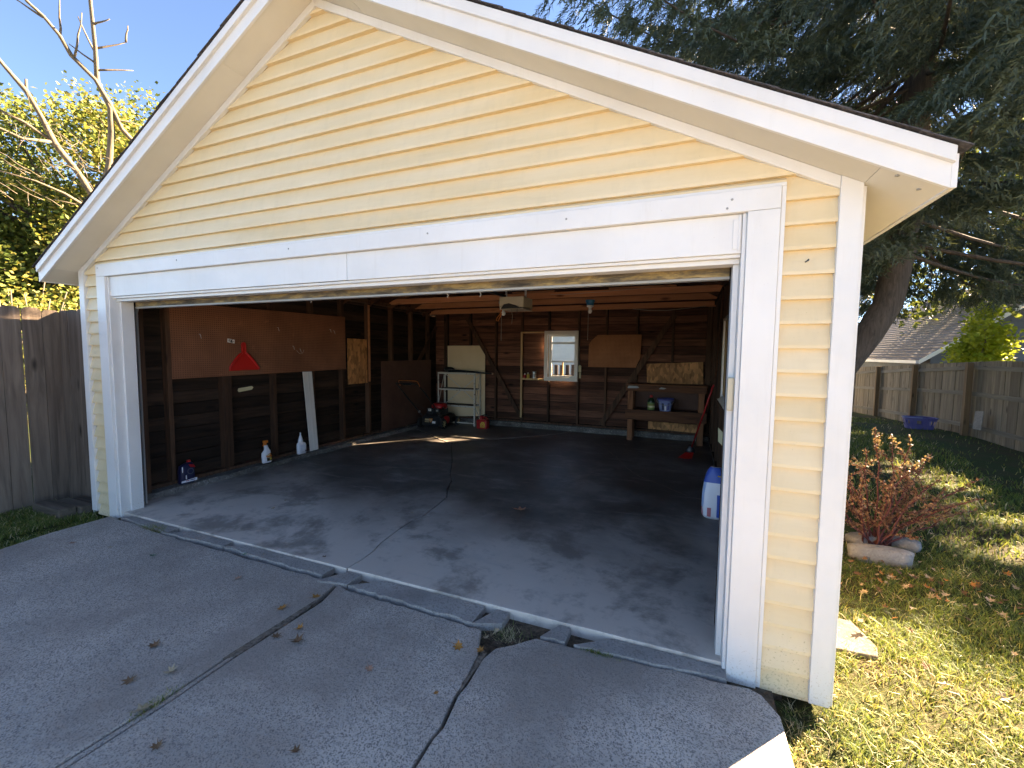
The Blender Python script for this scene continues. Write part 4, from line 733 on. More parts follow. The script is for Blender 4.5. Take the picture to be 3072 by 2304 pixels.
lamp('bulb_lamp', 'blue capped bulb socket with pull string on the first joist right of the opener', .965, 4.53, 2.475, 0, 1.83)
lamp('bulb_lamp', 'bulb socket with long pull string half hidden by the opener', -.20, 3.72, 2.40, 0, 1.80)
tag(MB().tube([(1.45,6.0,2.46),(1.75,6.0,2.425),(2.05,6.0,2.415),(2.4,6.0,2.445),(2.72,6.0,2.475)], .005, 5).build('cable', 'string', smooth=True), 'thin pale cable sagging under the rear joist', 'cable')
tag(MB().tube([(.28,4.59,2.60),(.55,4.588,2.585),(1.0,4.588,2.60),(1.5,4.588,2.62),(2.0,4.588,2.64)], .004, 5).build('cable', 'string', smooth=True), 'thin wire stapled along the face of the front joist', 'cable')

# ================================================================== LEFT FENCE AND TIMBERS
def dogear(u0, u1, zb, zt, c=.03): return [(u0,zb),(u1,zb),(u1,zt-c),(u1-c,zt),(u0+c,zt),(u0,zt-c)]
t = thing('board_fence', 'weathered grey dog-eared board fence left of the garage', 'fence', (-4,-1.5,-.1))
y = -3.55; k = 0
while y < .10:
    r = random.Random(k+3); w = .149+r.uniform(-.003,.003); mb = MB(); zt = 2.035+r.uniform(-.012,.010); dx = r.uniform(-.004,.004)
    mb.prism([(-4.0+dx, u, z) for u, z in dogear(y, y+w, -.085+r.uniform(-.01,.015), zt)], (-.018,0,0)); part('plank', mb, 'fence', t, .002); y += w+.004+(.004 if k % 3 == 0 else 0); k += 1
x = -4.01
while x < -3.2:
    r = random.Random(k+9); w = min(.178, -3.16-x); mb = MB(); zt = 2.03+r.uniform(-.012,.008); mb.prism([(u, .135+r.uniform(-.003,.003), z) for u, z in dogear(x, x+w, -.08, zt)], (0,.018,0)); part('plank', mb, 'fence', t, .002); x += w+.004; k += 1
for z in (.25,1.05,1.80):
    part('rail', MB().box(-4.06,-4.022,-3.5,.13,z,z+.085), 'rail', t); part('rail', MB().box(-4.0,-3.16,.157,.195,z,z+.085), 'rail', t)
part('post', MB().box(-4.15,-4.062,.08,.17,-.1,1.95), 'fencepost', t)
for i, (y0, y1, x0, zt, lab) in enumerate(((-.245,-.105,-3.80,.008,'nearest'),(-.098,.020,-3.74,.0,'middle'),(.027,.118,-3.70,-.008,'farthest'))):
    mb = MB(); mb.box(x0,-3.28+.05*i,y0,y1,-.10,zt); o = mb.build('landscape_timber', 'timber', None, .012)
    tag(o, ['front dark landscape timber of the three lying at the fence foot', 'middle landscape timber of the three at the fence foot', 'rear landscape timber of the three, against the fence boards'][i], 'timber', 'timbers at the fence foot')

# ================================================================== RIGHT YARD FENCE
t = thing('yard_fence', 'tall tan board fence with posts and three rails round the back yard', 'fence', (8.1,10,-.1))
def fz(y): return float(-.10-max(0, y-10.5)*.055)
y = 4.6; k = 0; FX = 8.17
while y < 21:
    r = random.Random(k); w = .14; zt = 1.555+fz(y)*0-max(0, y-9)*.042-.004*math.sin(y); mb = MB(); d = r.uniform(-.006,.006)
    mb.prism([(FX+d,y,fz(y)-.02),(FX+d,y+w-.003,fz(y)-.02),(FX+d,y+w-.003,zt),(FX+d,y,zt+.004)], (.016,0,0)); part('plank', mb, 'fence2', t); y += w; k += 1
for y in (5.14,7.54,9.94,12.34,14.74,17.1,19.5):
    part('post', MB().box(8.035,8.135,y-.05,y+.05,fz(y)-.02,1.545-max(0, y-9)*.042), 'fencepost', t, .004)
    for h0 in (.24,.94,1.50):
        z0 = fz(y)+h0; z1 = fz(y+2.4)+h0-(.04 if h0 > 1.4 and y > 9 else 0)
        part('rail', MB().bar((8.152,y,z0),(8.152,y+2.4,z1),.034,.085), 'rail', t)
x = -4.2; k = 0
tb = thing('picket_fence', 'wide spaced board fence seen through the back window', 'fence', (0,9.2,-.1))
while x < 8.0:
    r = random.Random(k+70)
    if x < 2.2: part('plank', MB().box(x,x+.10,9.2,9.22,-.10,1.30+r.uniform(-.01,.01)), 'fence', tb)
    x += .16; k += 1
for z in (.2,.95): part('rail', MB().box(-4.2,2.3,9.221,9.26,z,z+.085), 'rail', tb)
tag(MB().prism([(8.03,9.22,.53),(8.02,9.47,.51),(8.0,9.47,.13),(8.01,9.22,.14)], (.01,0,0)).build('leaning_board', 'stone'), 'pale square board leaning on the yard fence right of a post', 'board')
# basket
t = thing('laundry_basket', 'purple plastic laundry basket on the ground by the yard fence', 'basket', (7.62,10.7,-.1))
bl = MB(); W2, D2 = .30, .20; zb, zt = -.09, .17
def rim_(z, g, n_=32):
    out = []
    for k in range(n_):
        a = 2*math.pi*k/n_; cx_, sy_ = math.cos(a), math.sin(a); out.append(Vector((7.62+math.copysign(abs(cx_)**.55, cx_)*W2*g, 10.72+math.copysign(abs(sy_)**.55, sy_)*D2*g, z)))
    return out
for a, b_, g0, g1 in ((zb,.0,.82,.88),(.115,.17,.97,1.0)):
    v = rim_(a, g0)+rim_(b_, g1); bl.add(v, [(k, (k+1) % 32, 32+(k+1) % 32, 32+k) for k in range(32)])
b0, b1 = rim_(0, .88), rim_(.115, .97)
for k in range(0, 32, 2): bl.add([b0[k], b0[(k+1) % 32], b1[(k+1) % 32], b1[k]], [(0,1,2,3)])
bl.add(rim_(zb, .82), [tuple(range(32))]); part('body', bl, 'purple', t)
part('rim', MB().tube(rim_(.172, 1.01)+rim_(.172, 1.01)[:1], .014, 6), 'purple', t, smooth=True); part('stick', MB().bar((7.22,10.45,.20),(7.60,10.52,.185),.02,.02), 'periwinkle', t)

# ================================================================== EDGING STONES, SLAB
def rock(nm, lab, c, s, seed, mat='stone', group=None, rz=0):
    r = random.Random(seed); mb = MB(); n1, n2 = 10, 6; vs = []
    for i in range(n2+1):
        ph = -math.pi/2+math.pi*i/n2
        for k in range(n1):
            a = 2*math.pi*k/n1; q = .45; cx_, sy_ = math.cos(a)*math.cos(ph), math.sin(a)*math.cos(ph); zz_ = math.sin(ph); j = 1+r.uniform(-.07,.07)
            f = lambda u: math.copysign(abs(u)**q, u)
            vs.append((c[0]+(f(cx_)*s[0]*math.cos(rz)-f(sy_)*s[1]*math.sin(rz))*j, c[1]+(f(cx_)*s[0]*math.sin(rz)+f(sy_)*s[1]*math.cos(rz))*j, c[2]+f(zz_)*s[2]*j))
    mb.add(vs, [(i*n1+k, i*n1+(k+1) % n1, (i+1)*n1+(k+1) % n1, (i+1)*n1+k) for i in range(n2) for k in range(n1)]); return tag(mb.build(nm, mat, None, 0, True), lab, 'stone', group)
rock('edging_stone', 'long grey edging block under the red shrub, nearest the lawn', (3.99,1.98,-.045), (.235,.065,.075), 1, rz=.05)
rock('edging_stone', 'grey edging block half hidden by the garage corner board', (3.60,1.98,-.04), (.13,.07,.08), 2)
rock('edging_stone', 'pale flat stone behind the red shrub stems', (3.98,2.32,-.05), (.14,.08,.05), 3, rz=.5)
rock('edging_stone', 'pale pointed stone at the back right of the red shrub', (4.30,2.38,-.05), (.12,.06,.05), 4, rz=-.6)
mb = MB(); mb.prism([(3.16,.50,-.072),(3.50,.50,-.068),(3.53,.60,-.066),(3.47,.84,-.064),(3.18,.86,-.07)], (0,0,-.05)); tag(mb.build('stepping_slab', 'curb', None, .006), 'flat concrete slab sunk in the grass beside the garage wall', 'slab')

# ================================================================== PLANTS
def leafcloud(C, spread, per, size, stretch=(1,1,1), droop=0, seed=1):
    """quads round clump centres; returns V, F"""
    g = np.random.default_rng(seed); n_ = len(C)*per; c = np.repeat(C, per, 0)+np.clip(g.normal(0, 1, (n_, 3)), -1.7, 1.7)*spread*np.array(stretch)
    s = size*g.uniform(.6, 1.25, n_)[:, None]
    a = g.normal(0, 1, (n_, 3)); a[:, 2] = a[:, 2]*.55-droop; a /= np.linalg.norm(a, axis=1)[:, None]
    b_ = np.cross(a, g.normal(0, 1, (n_, 3))); b_ /= np.linalg.norm(b_, axis=1)[:, None]; nn = np.cross(a, b_)
    P = np.stack([c-a*s*.55, c+b_*s*.42+nn*s*.10, c+a*s*.6, c-b_*s*.42+nn*s*.10], 1).reshape(-1, 3)
    return P, np.arange(n_*4).reshape(-1, 4)
def ellipsoid(c, r, n_, seed, shell=.55):
    g = np.random.default_rng(seed); d = g.normal(0, 1, (n_, 3)); d /= np.linalg.norm(d, axis=1)[:, None]; q = (shell**3+(1-shell**3)*g.uniform(0, 1, n_))**(1/3)
    return np.array(c)+d*q[:, None]*np.array(r)
def limb(mb, a, b_, r0, r1, seed, n_=7, wob=.12, seg=7, sag=0):
    r = random.Random(seed); a, b_ = Vector(a), Vector(b_); L = (b_-a).length; pts = []
    for i in range(n_):
        f = i/(n_-1); p = a.lerp(b_, f)
        if 0 < i < n_-1: p += Vector((r.uniform(-1,1), r.uniform(-1,1), r.uniform(-.6,.6)))*wob*L*.25
        p.z += sag*math.sin(f*math.pi); pts.append(p)
    mb.tube(pts, [r0+(r1-r0)*i/(n_-1) for i in range(n_)], seg); return pts
def lit(P):
    """points whose shadow would fall on the ground that lies in the sun"""
    P = np.atleast_2d(P); tt = (P[:, 2]+.1)/SUN.z; x = P[:, 0]-SUN.x*tt; y = P[:, 1]-SUN.y*tt
    k = (x > 1.5) & (x < 4.12+.12*np.sin(y*5)) & (y < 1.0+.1*np.sin(x*7)) & (y > -12)
    for cx_, cy_, rx, ry in ((6.2,5.2,1.1,.6),(5.1,2.6,.5,.28),(5.9,3.5,.6,.35),(6.9,8.2,.5,.3),(6.6,7.1,.40,.25),(5.3,4.1,.35,.22),(7.3,6.2,.6,.35),(7.2,4.5,.9,.35),(8.9,10.6,1.0,1.3),(5.6,6.2,.35,.2),(7.2,9.0,.3,.2),(4.9,3.3,.2,.14)): k |= ((x-cx_)/rx)**2+((y-cy_)/ry)**2 < 1
    return k
# ---- big maple at left
t = thing('maple_tree', 'large maple turning yellow green behind the left fence', 'tree', (-17,6,-.1))
mb = MB(); limb(mb, (-17,6,-.3), (-16.8,6,5), .42, .30, 1, seg=10)
lobes = [((-16.8,6.2,7.0),(3.8,3.4,2.9),110),((-19.2,4.2,6.2),(3.2,2.8,2.8),80),((-15.2,7.3,7.2),(2.2,2.2,2.9),62),((-17.2,5.2,3.6),(3.6,3.0,2.0),95),((-21,3.0,4.5),(3.4,3,3.2),60),((-15.5,8.2,4.5),(3.0,2.6,2.2),70),((-19,6.0,2.0),(5.0,3,1.7),70),((-14.2,5.6,2.2),(2.2,1.8,1.8),45)]
C = np.concatenate([ellipsoid(c, r, n_, i+10) for i, (c, r, n_) in enumerate(lobes)])
for i in range(0, len(C), 9):
    q = C[i]; limb(mb, (-16.8, 6, min(q[2]-.5, 4.5)), q, .09, .018, i, 6, .15, 5)
part('trunk', mb, 'bark', t, smooth=True)
P, Q = leafcloud(C, .40, 210, .115, (1.1,1.1,.7), .25, 3); mi = (rng.random(len(Q)) < (.10+.35*np.repeat((C[:, 2] < 2.6) | (C[:, 0] > -15.2), 210))).astype(int)
o = npmesh('crown', P-np.array([-17,6,-.1]), Q, ['maple','mapley'], mi); o.parent = t
# far foliage filling behind the maple
t = thing('background_tree', 'dark green tree mass behind the yellowing maple', 'tree', (-24,14,-.1)); mb = MB(); limb(mb, (-24,14,-.3), (-24,14,6), .4, .2, 4); part('trunk', mb, 'bark', t)
C = np.concatenate([ellipsoid((-24,13,5.2),(6,5,4.6),130,31), ellipsoid((-19,16,4.2),(5,4,4.0),110,32), ellipsoid((-28,8,4),(5,4,4.0),80,33)]); P, Q = leafcloud(C, .6, 45, .34, (1,1,.8), .2, 5)
o = npmesh('crown', P-np.array([-24,14,-.1]), Q, ['darkleaf','maple'], (rng.random(len(Q)) < .4).astype(int)); o.parent = t
# ---- bare tree in front of it
t = thing('bare_tree', 'bare leafless tree with pale forked limbs left of the roof', 'tree', (-11.9,4.7,-.1)); mb = MB()
def pt(a, r0, r1, seg=8):
    n_ = len(a); a = [tuple(Vector(p)+Vector((math.sin(i*7.3+p[2]*3)*.05, math.cos(i*5.1+p[2]*4)*.05, 0))*(0 < i < n_-1)) for i, p in enumerate(a)]; mb.tube(a, [.66*(r0+(r1-r0)*i/(n_-1))*(1+.12*math.sin(i*2.7)) for i in range(n_)], seg)
pt([(-11.9,4.9,-.3),(-11.85,4.75,1.6),(-11.75,4.45,3.6),(-11.69,4.20,4.9)], .24, .15)
pt([(-11.69,4.20,4.9),(-11.69,4.08,5.34),(-11.68,3.72,5.95),(-11.66,3.36,6.46),(-11.60,3.10,6.95),(-11.54,2.82,7.34),(-11.49,2.43,7.78),(-11.4,2.0,8.3)], .14, .045)
pt([(-11.69,4.20,4.9),(-11.56,4.20,5.61),(-11.35,4.20,6.3),(-11.1,4.13,7.04),(-10.95,4.0,7.5),(-10.85,3.79,7.99),(-10.6,3.70,8.6),(-10.21,3.5,9.41),(-10.0,3.4,10.1)], .14, .04)
pt([(-11.3,4.95,5.2),(-10.94,4.64,6.8),(-10.95,4.3,7.15),(-10.92,4.05,7.6),(-10.85,3.79,7.99),(-10.85,3.4,8.32),(-10.82,3.17,8.58),(-10.82,2.9,8.8),(-10.82,2.65,8.97),(-10.75,2.3,9.4)], .10, .035)
pt([(-11.66,3.36,6.46),(-11.8,2.8,6.75),(-12.0,2.2,7.0),(-12.2,1.6,7.15)], .065, .02); pt([(-11.66,3.3,6.5),(-11.75,2.75,6.35),(-11.9,2.1,6.55),(-12.1,1.4,6.9)], .055, .018); pt([(-11.7,4.0,5.1),(-11.8,3.5,5.4),(-11.95,3.0,5.55),(-12.1,2.4,5.6)], .06, .02)
pt([(-11.54,2.82,7.34),(-11.45,2.8,7.6)], .05, .035, 6)
for i, (a, b_) in enumerate((((-10.85,3.17,8.55),(-10.6,3.1,9.3)),((-10.82,3.4,8.3),(-10.55,3.45,9.2)),((-10.7,3.75,8.4),(-10.6,3.4,9.1)),((-10.6,3.7,8.6),(-10.3,4.15,8.95)),((-10.3,4.15,8.95),(-10.2,4.15,9.3)),((-10.75,3.78,8.2),(-10.45,4.35,8.45)),((-10.72,3.77,8.3),(-10.8,3.3,8.5)),((-10.4,3.58,9.0),(-10.1,3.75,9.15)),((-10.82,2.9,8.8),(-10.95,2.5,8.95)),((-11.0,4.1,7.3),(-10.8,4.6,7.35)),((-11.68,3.7,6.0),(-11.5,3.75,6.5)),((-11.6,4.15,5.4),(-11.7,3.6,5.75)),((-11.69,4.1,5.2),(-11.9,3.3,5.2)))): limb(mb, a, b_, .026, .010, i, 5, .1, 5)
for i in range(70):
    r = random.Random(i+200); a = Vector((-11.5+r.uniform(-.4,.5), 3.2+r.uniform(-1.2,1.4), 5.9+r.uniform(-1.0,1.1))); limb(mb, a, a+Vector((r.uniform(-.3,.3), r.uniform(-.7,.3), r.uniform(0,.5))), .009, .004, i+60, 5, .15, 4)
part('trunk', mb, 'barebark', t, smooth=True)
# brush limbs over the left fence
t = thing('brush_pile', 'pale dry branches with yellow leaves just above the left fence', 'branches', (-11,1.8,-.1)); mb = MB()
for i in range(22):
    r = random.Random(i+400); a = Vector((-11+r.uniform(-1.5,1.5), 1.9+r.uniform(-.6,1.2), .2)); limb(mb, a, a+Vector((r.uniform(-1.5,1.5), r.uniform(-.5,.9), r.uniform(1.6,2.9))), .03, .010, i, 6, .2, 5)
part('twigs', mb, 'barebark', t, smooth=True); C = ellipsoid((-11,2.3,1.6),(2.2,1.4,1.2),50,77,.2); P, Q = leafcloud(C, .28, 60, .085, seed=8); o = npmesh('leaves', P-np.array([-11,1.8,-.1]), Q, ['maple','mapley'], (rng.random(len(Q)) < .5).astype(int)); o.parent = t

# ---- Norway spruce behind the right corner
TB = np.array([4.15,6.0,-.1])
t = thing('spruce_tree', 'huge drooping dark spruce with leaning trunk behind the garage', 'tree', tuple(TB)); mb = MB()
tr = [(4.05,6.05,-.4),(4.25,6.0,.5),(4.75,5.88,1.5),(5.0,5.82,1.95),(5.22,5.85,2.4),(5.36,5.95,3.2),(5.45,6.05,4.5),(5.5,6.1,7),(5.5,6.15,10),(5.5,6.15,15)]
mb.tube(tr, [.25,.23,.20,.19,.19,.19,.18,.15,.10,.03], 12)
def trunk_at(z):
    for a, b_ in zip(tr[:-1], tr[1:]):
        if a[2] <= z <= b_[2]: f = (z-a[2])/(b_[2]-a[2]); return np.array(a)+(np.array(b_)-np.array(a))*f
    return np.array(tr[-1])
g = np.random.default_rng(21); tips = []; tdir = []
SD = np.array(SUN)
nb = 260
for i in range(nb):
    z = 2.2+12.0*(i/nb)**1.15; az = i*2.39996+g.uniform(-.3,.3)
    Lb = (6.6*(1-(z-2.2)/14.5)+.4)*g.uniform(.75,1.1)
    if math.cos(az) < -.1 and z > 5: Lb *= 1.15
    if z < 4.2: Lb *= .62
    d = np.array([math.cos(az), math.sin(az), 0]); side = np.array([-d[1], d[0], 0]); st = trunk_at(z)
    # drooping limb which turns up at its tip
    n_ = 10; pts = []
    for k in range(n_):
        f = k/(n_-1); pts.append(st+d*Lb*f+np.array([0, 0, -.24*Lb*math.sin(f*2.2)*.9+.10*Lb*f*f])+side*.12*math.sin(f*3+i))
    pts = np.array(pts); 
    rr_ = ZA+.2-S*np.abs(pts[:, 0])
    if np.any((np.abs(pts[:, 0]) < 3.45) & (pts[:, 2] < rr_) & (pts[:, 1] < 7)) : 
        q_ = np.argmax((np.abs(pts[:, 0]) < 3.45) & (pts[:, 2] < rr_) & (pts[:, 1] < 7)); 
        if q_ < 3: continue
        pts = pts[:q_]; n_ = len(pts)
    if z < 4 and (d[1] < -.2 or d[0] < -.3) and z < 3.1: continue
    if pts[:, 2].mean() < 2.75 or np.mean(lit(pts[3:])) > .5: continue
    mb.tube([tuple(p) for p in pts], [.030*(1-.8*k/(n_-1)) for k in range(n_)], 5, cap=False)
    for k in range(int(Lb*26)):
        f = .18+.82*g.random(); f = min(.99, max(.15, round(f*Lb*1.7)/(Lb*1.7)+g.normal(0, .035))); p = pts[0]+(pts[-1]-pts[0])*0; ix = f*(n_-1); j = min(int(ix), n_-2); p = pts[j]+(pts[j+1]-pts[j])*(ix-j)
        sgn = 1 if g.random() < .5 else -1; ln = (.22+.62*(1-f))*g.uniform(.4,1.1)*min(1, Lb/3)
        q = p+side*sgn*ln+d*ln*.5+np.array([0,0,-.22*ln])
        m_ = max(2, int(ln/.11))
        for e in range(m_):
            b0_ = p+(q-p)*((e+g.random())/m_); tips.append(b0_); dn = np.array([0,0,-1.])*g.uniform(.3,.9)+(q-p)/max(ln,.01)*.5+d*.25; tdir.append(dn/np.linalg.norm(dn)*g.uniform(.22,.52))
part('trunk', mb, 'bark', t, smooth=True)
tips = np.array(tips); tdir = np.array(tdir); rz_ = ZA+.16-S*np.abs(tips[:, 0]); ins = (np.abs(tips[:, 0]) < 3.6) & (tips[:, 1] > -.6) & (tips[:, 1] < 7.0) & (tips[:, 2]+tdir[:, 2]-.15 < rz_)
rad = np.hypot(tips[:, 0]-5.3, tips[:, 1]-6); low = tips[:, 2]+tdir[:, 2] < np.where(rad < 1.0, 1.55, 2.35+.45*np.sin(tips[:, 0]*3.1)*np.cos(tips[:, 1]*2.3))
front = (tips[:, 2] < 2.75) & ((tips[:, 1] < 5.75) & (tips[:, 0] < 5.6)) & (rng.random(len(tips)) < .96)
kk = ~(lit(tips) | lit(tips+tdir) | ins | low | front); tips = tips[kk]; tdir = tdir[kk]; NP = 20
def sprays(tips, tdir, NP, wid, ln, seed):
    g = np.random.default_rng(seed); nT = len(tips); f = (np.arange(NP)+.3)/NP
    base = (tips[:, None, :]+tdir[:, None, :]*f[None, :, None]).reshape(-1, 3); ax = np.repeat(tdir/np.linalg.norm(tdir, axis=1)[:, None], NP, 0)
    rv = g.normal(0, 1, base.shape); s = np.cross(ax, rv); s /= np.linalg.norm(s, axis=1)[:, None]
    tip = base+(s*.75+ax*.65)*ln*g.uniform(.6,1.3,len(base))[:, None]; w = np.cross(ax, s)*wid
    P = np.stack([base-w, base+w, tip], 1).reshape(-1, 3); return P, np.arange(len(base)*3).reshape(-1, 3)
P, Q = sprays(tips, tdir, NP, .0085, .085, 5)
o = npmesh('foliage', P-TB, Q, ['needle']); o.parent = t

# ---- trees and bush beyond the yard fence
def broad(nm, lab, base, lobes, size, spread, per, mats, p2, seed, trunk=(.3,.15), mat='bark'):
    t = thing(nm, lab, 'tree' if 'tree' in nm else 'bush', base); mb = MB(); top = max(c[2] for c, r, n_ in lobes)
    limb(mb, (base[0],base[1],base[2]-.2), (base[0],base[1],top), trunk[0], trunk[1], seed); C = np.concatenate([ellipsoid(c, r, n_, seed+i) for i, (c, r, n_) in enumerate(lobes)])
    if nm == 'shade_tree': C = C[~lit(C)]
    for i in range(0, len(C), 7): limb(mb, (base[0],base[1],base[2]+(top-base[2])*.5), C[i], trunk[1]*.35, .01, i, 5, .15, 5)
    part('trunk', mb, mat, t, smooth=True); P, Q = leafcloud(C, spread, per, size, (1,1,.8), .2, seed+3)
    if nm == 'shade_tree': q_ = ~lit(P.reshape(-1, 4, 3)[:, 0]); P = P.reshape(-1, 4, 3)[q_].reshape(-1, 3); Q = np.arange(len(P)).reshape(-1, 4)
    o = npmesh('crown', P-np.array(base), Q, mats, (np.random.default_rng(seed).random(len(Q)) < p2).astype(int)); o.parent = t; return t
broad('shade_tree', 'dark leafy tree beyond the yard fence at the right edge', (12.9,11.4,-.3), [((12.6,11.6,6.2),(3.6,3.4,3.4),120),((14.4,9.2,5.6),(3.0,3.0,3.0),80),((12.4,13.6,4.6),(3.0,2.8,2.6),70)], .16, .42, 80, ['darkleaf','maple'], .3, 41)
broad('shade_tree', 'tall green tree far behind the spruce at upper right', (17.5,19,-.6), [((17.5,19,8),(5,4.5,5),130),((13.5,22,7),(4,4,4),90)], .26, .6, 50, ['darkleaf','maple'], .4, 51, (.4,.2))
broad('lime_bush', 'sunlit yellow green bush leaning over the yard fence', (9.0,11.5,-.3), [((9.0,11.5,2.0),(.42,.55,.48),30),((8.95,11.6,1.6),(.5,.7,.35),24),((9.0,11.6,2.55),(.22,.25,.35),9)], .085, .13, 60, ['bushleaf'], 0, 61, (.04,.02), 'barebark')
broad('lime_sprig', 'thin lime green sprig above the yard fence right of the bush', (9.55,9.6,-.2), [((9.5,9.65,1.75),(.12,.22,.25),6)], .075, .09, 45, ['bushleaf'], 0, 71, (.02,.012), 'barebark')
broad('autumn_tree', 'green tree turning orange seen left of the spruce trunk', (7.6,21,-.7), [((7.5,21,3.1),(1.6,1.4,1.7),45)], .13, .3, 70, ['maple','leaf_orange'], .25, 81, (.15,.08))

# ---- barberry shrub
SB = (4.12,2.3,-.08); t = thing('barberry_shrub', 'rusty red barberry shrub at the garage side', 'shrub', SB); mb = MB(); st = []; g = random.Random(12)
ends = [(4.75,2.3,.62),(4.80,2.45,.30),(3.45,2.35,.62),(4.66,2.1,.5),(3.5,2.1,.35),(4.05,2.42,.98),(4.30,2.45,.92),(4.46,2.42,.78),(4.53,2.40,.57),(3.82,2.40,.47),(3.95,2.30,.80),(3.72,2.25,.66),(4.20,2.2,.74),(4.36,2.18,.55),(3.88,2.1,.42),(4.62,2.35,.38),(4.05,2.05,.55),(4.25,2.6,.85),(3.70,2.45,.80),(3.60,2.30,.45),(4.42,2.6,.62)]
C = []
for i, e in enumerate(ends):
    b0 = (4.12+g.uniform(-.16,.10), 2.28+g.uniform(-.12,.10), -.09); pts = limb(mb, b0, e, .010, .003, i+300, 9, .10, 5, .04)
    for k in range(3, 9):
        for q in range(6):
            p = pts[k-1].lerp(pts[k], q/6); C.append((p.x+g.uniform(-.016,.016), p.y+g.uniform(-.016,.016), p.z))
    for j in range(3):
        p = pts[2+2*j]; q = p+Vector((g.uniform(-.22,.22), g.uniform(-.2,.2), g.uniform(.04,.26))); tw = limb(mb, p, q, .004, .002, i*9+j, 5, .12, 4)
        for w in range(16): z_ = p.lerp(q, .2+.8*w/16); C.append((z_.x+g.uniform(-.014,.014), z_.y+g.uniform(-.014,.014), z_.z))
part('stems', mb, 'redstem', t, smooth=True); P, Q = leafcloud(np.array(C), .010, 3, .019, seed=13); o = npmesh('leaves', P-np.array(SB), Q, ['barberry']); o.parent = t

# ================================================================== NEIGHBOUR HOUSES
def house(nm, lab, xc, zc, Y0, L, hw, sl, wall, zb, roofmat='houseroof', n_=30):
    t = thing(nm, lab, 'house', (xc+hw, Y0, zb)); xr = xc+hw; zr = zc+sl*hw
    part('gable_wall', MB().prism([(xc+.35,Y0+.15,zb),(2*xr-xc-.35,Y0+.15,zb),(2*xr-xc-.35,Y0+.15,zc+.2),(xr,Y0+.15,zr-.12),(xc+.35,Y0+.15,zc+.2)], (0,.15,0)), wall, t); part('side_wall', MB().box(xc+.35,xc+.5,Y0+.31,Y0+L,zb,zc+.15), wall, t); part('side_wall', MB().box(2*xr-xc-.5,2*xr-xc-.35,Y0+.31,Y0+L,zb,zc+.15), wall, t)
    for s_ in (-1, 1):
        deck = part('roof', MB().prism([(xr+s_*hw,Y0,zc-.05),(xr,Y0,zr-.05),(xr,Y0,zr-.10),(xr+s_*hw,Y0,zc-.10)], (0,L+.2,0)), roofmat, t)
        for i in range(n_):
            f0 = i/n_; f1 = min(1, (i+1.15)/n_); a = (xr+s_*hw*(1-f0), zc+(zr-zc)*f0); b_ = (xr+s_*hw*(1-f1), zc+(zr-zc)*f1)
            part('shingle_course', MB().prism([(a[0],Y0-.02,a[1]-.035),(a[0],Y0-.02,a[1]+.012),(b_[0],Y0-.02,b_[1]-.028),(b_[0],Y0-.02,b_[1]-.045)], (0,L+.24,0)), roofmat, deck)
        part('rake_board', MB().prism([(xr+s_*(hw+.02),Y0-.05,zc-.16),(xr+s_*(hw+.02),Y0-.05,zc-.01),(xr,Y0-.05,zr+.0),(xr,Y0-.05,zr-.15)], (0,.028,0)), 'cream_house', t)
        part('gutter', MB().box(min(xr+s_*hw,xr+s_*(hw+.1)),max(xr+s_*hw,xr+s_*(hw+.1)),Y0,Y0+L,zc-.14,zc-.03), 'trim', t)
    return t
t = house('neighbour_house', 'grey house with brown shingle roof beyond the yard fence', 10.2, 1.52, 17.6, 11, 4.6, .74, 'housewall', -.6)
for k in range(22):
    z = -.4+k*.18; part('clapboard', MB().prism([(10.56,17.74,z),(10.56,17.725,z),(10.56,17.747,z+.17)], (8.5 if z < 1.6 else max(.5, 8.5-(z-1.6)/.37*1.0), 0, 0)) if z < 1.5 else MB().prism([(10.6+(z-1.35)/.74,17.74,z),(10.6+(z-1.35)/.74,17.725,z),(10.6+(z-1.35)/.74,17.747,z+.17)], (max(.3, 2*(14.8-(10.75+(z-1.35)/.74))),0,0)), 'housewall', t)
t = thing('far_house', 'blue grey two storey house glimpsed beside the garage corner', 'house', (10,34,-1)); part('wall', MB().prism([(7.2,34,-1.2),(13,34,-1.2),(13,34,3.2),(10.1,34,5.2),(7.2,34,3.2)], (0,8,0)), 'bluehouse', t)
w = part('window', MB().box(9.35,10.35,33.93,33.99,1.95,3.05), 'white', t); part('pane', MB().box(9.43,9.82,33.90,33.92,2.05,2.95), 'lightblue', w); part('pane', MB().box(9.88,10.27,33.90,33.92,2.05,2.95), 'lightblue', w)
part('roof', MB().prism([(6.9,33.7,3.05),(10.1,33.7,5.25),(13.3,33.7,3.05),(13.3,33.7,3.25),(10.1,33.7,5.5),(6.9,33.7,3.25)], (0,8.6,0)), 'houseroof', t)
part('porch_roof', MB().prism([(7.5,31.8,1.2),(11.5,31.8,1.2),(11.5,33.9,1.9),(7.5,33.9,1.9)], (0,0,.12)), 'houseroof', t)
t = thing('pale_house', 'pale cream house seen bright through the back window', 'house', (-1,19,-.6)); part('wall', MB().box(-7,3.2,19,25,-.7,3.4), 'cream_house', t)
for k in range(28): part('clapboard', MB().prism([(-7,18.998,-.6+k*.14),(-7,18.980,-.6+k*.14),(-7,18.998,-.6+k*.14+.14)], (10.2,0,0)), 'cream_house', t)
part('roof', MB().prism([(-7.5,18.4,3.3),(-7.5,22,5.6),(-7.5,25.6,3.3),(-7.5,25.6,3.45),(-7.5,22,5.75),(-7.5,18.4,3.45)], (11.2,0,0)), 'houseroof', t)
w = part('window', MB().box(-.9,.0,18.93,18.985,1.1,2.3), 'white', t); part('pane', MB().box(-.82,-.08,18.91,18.928,1.2,2.2), 'lightblue', w)

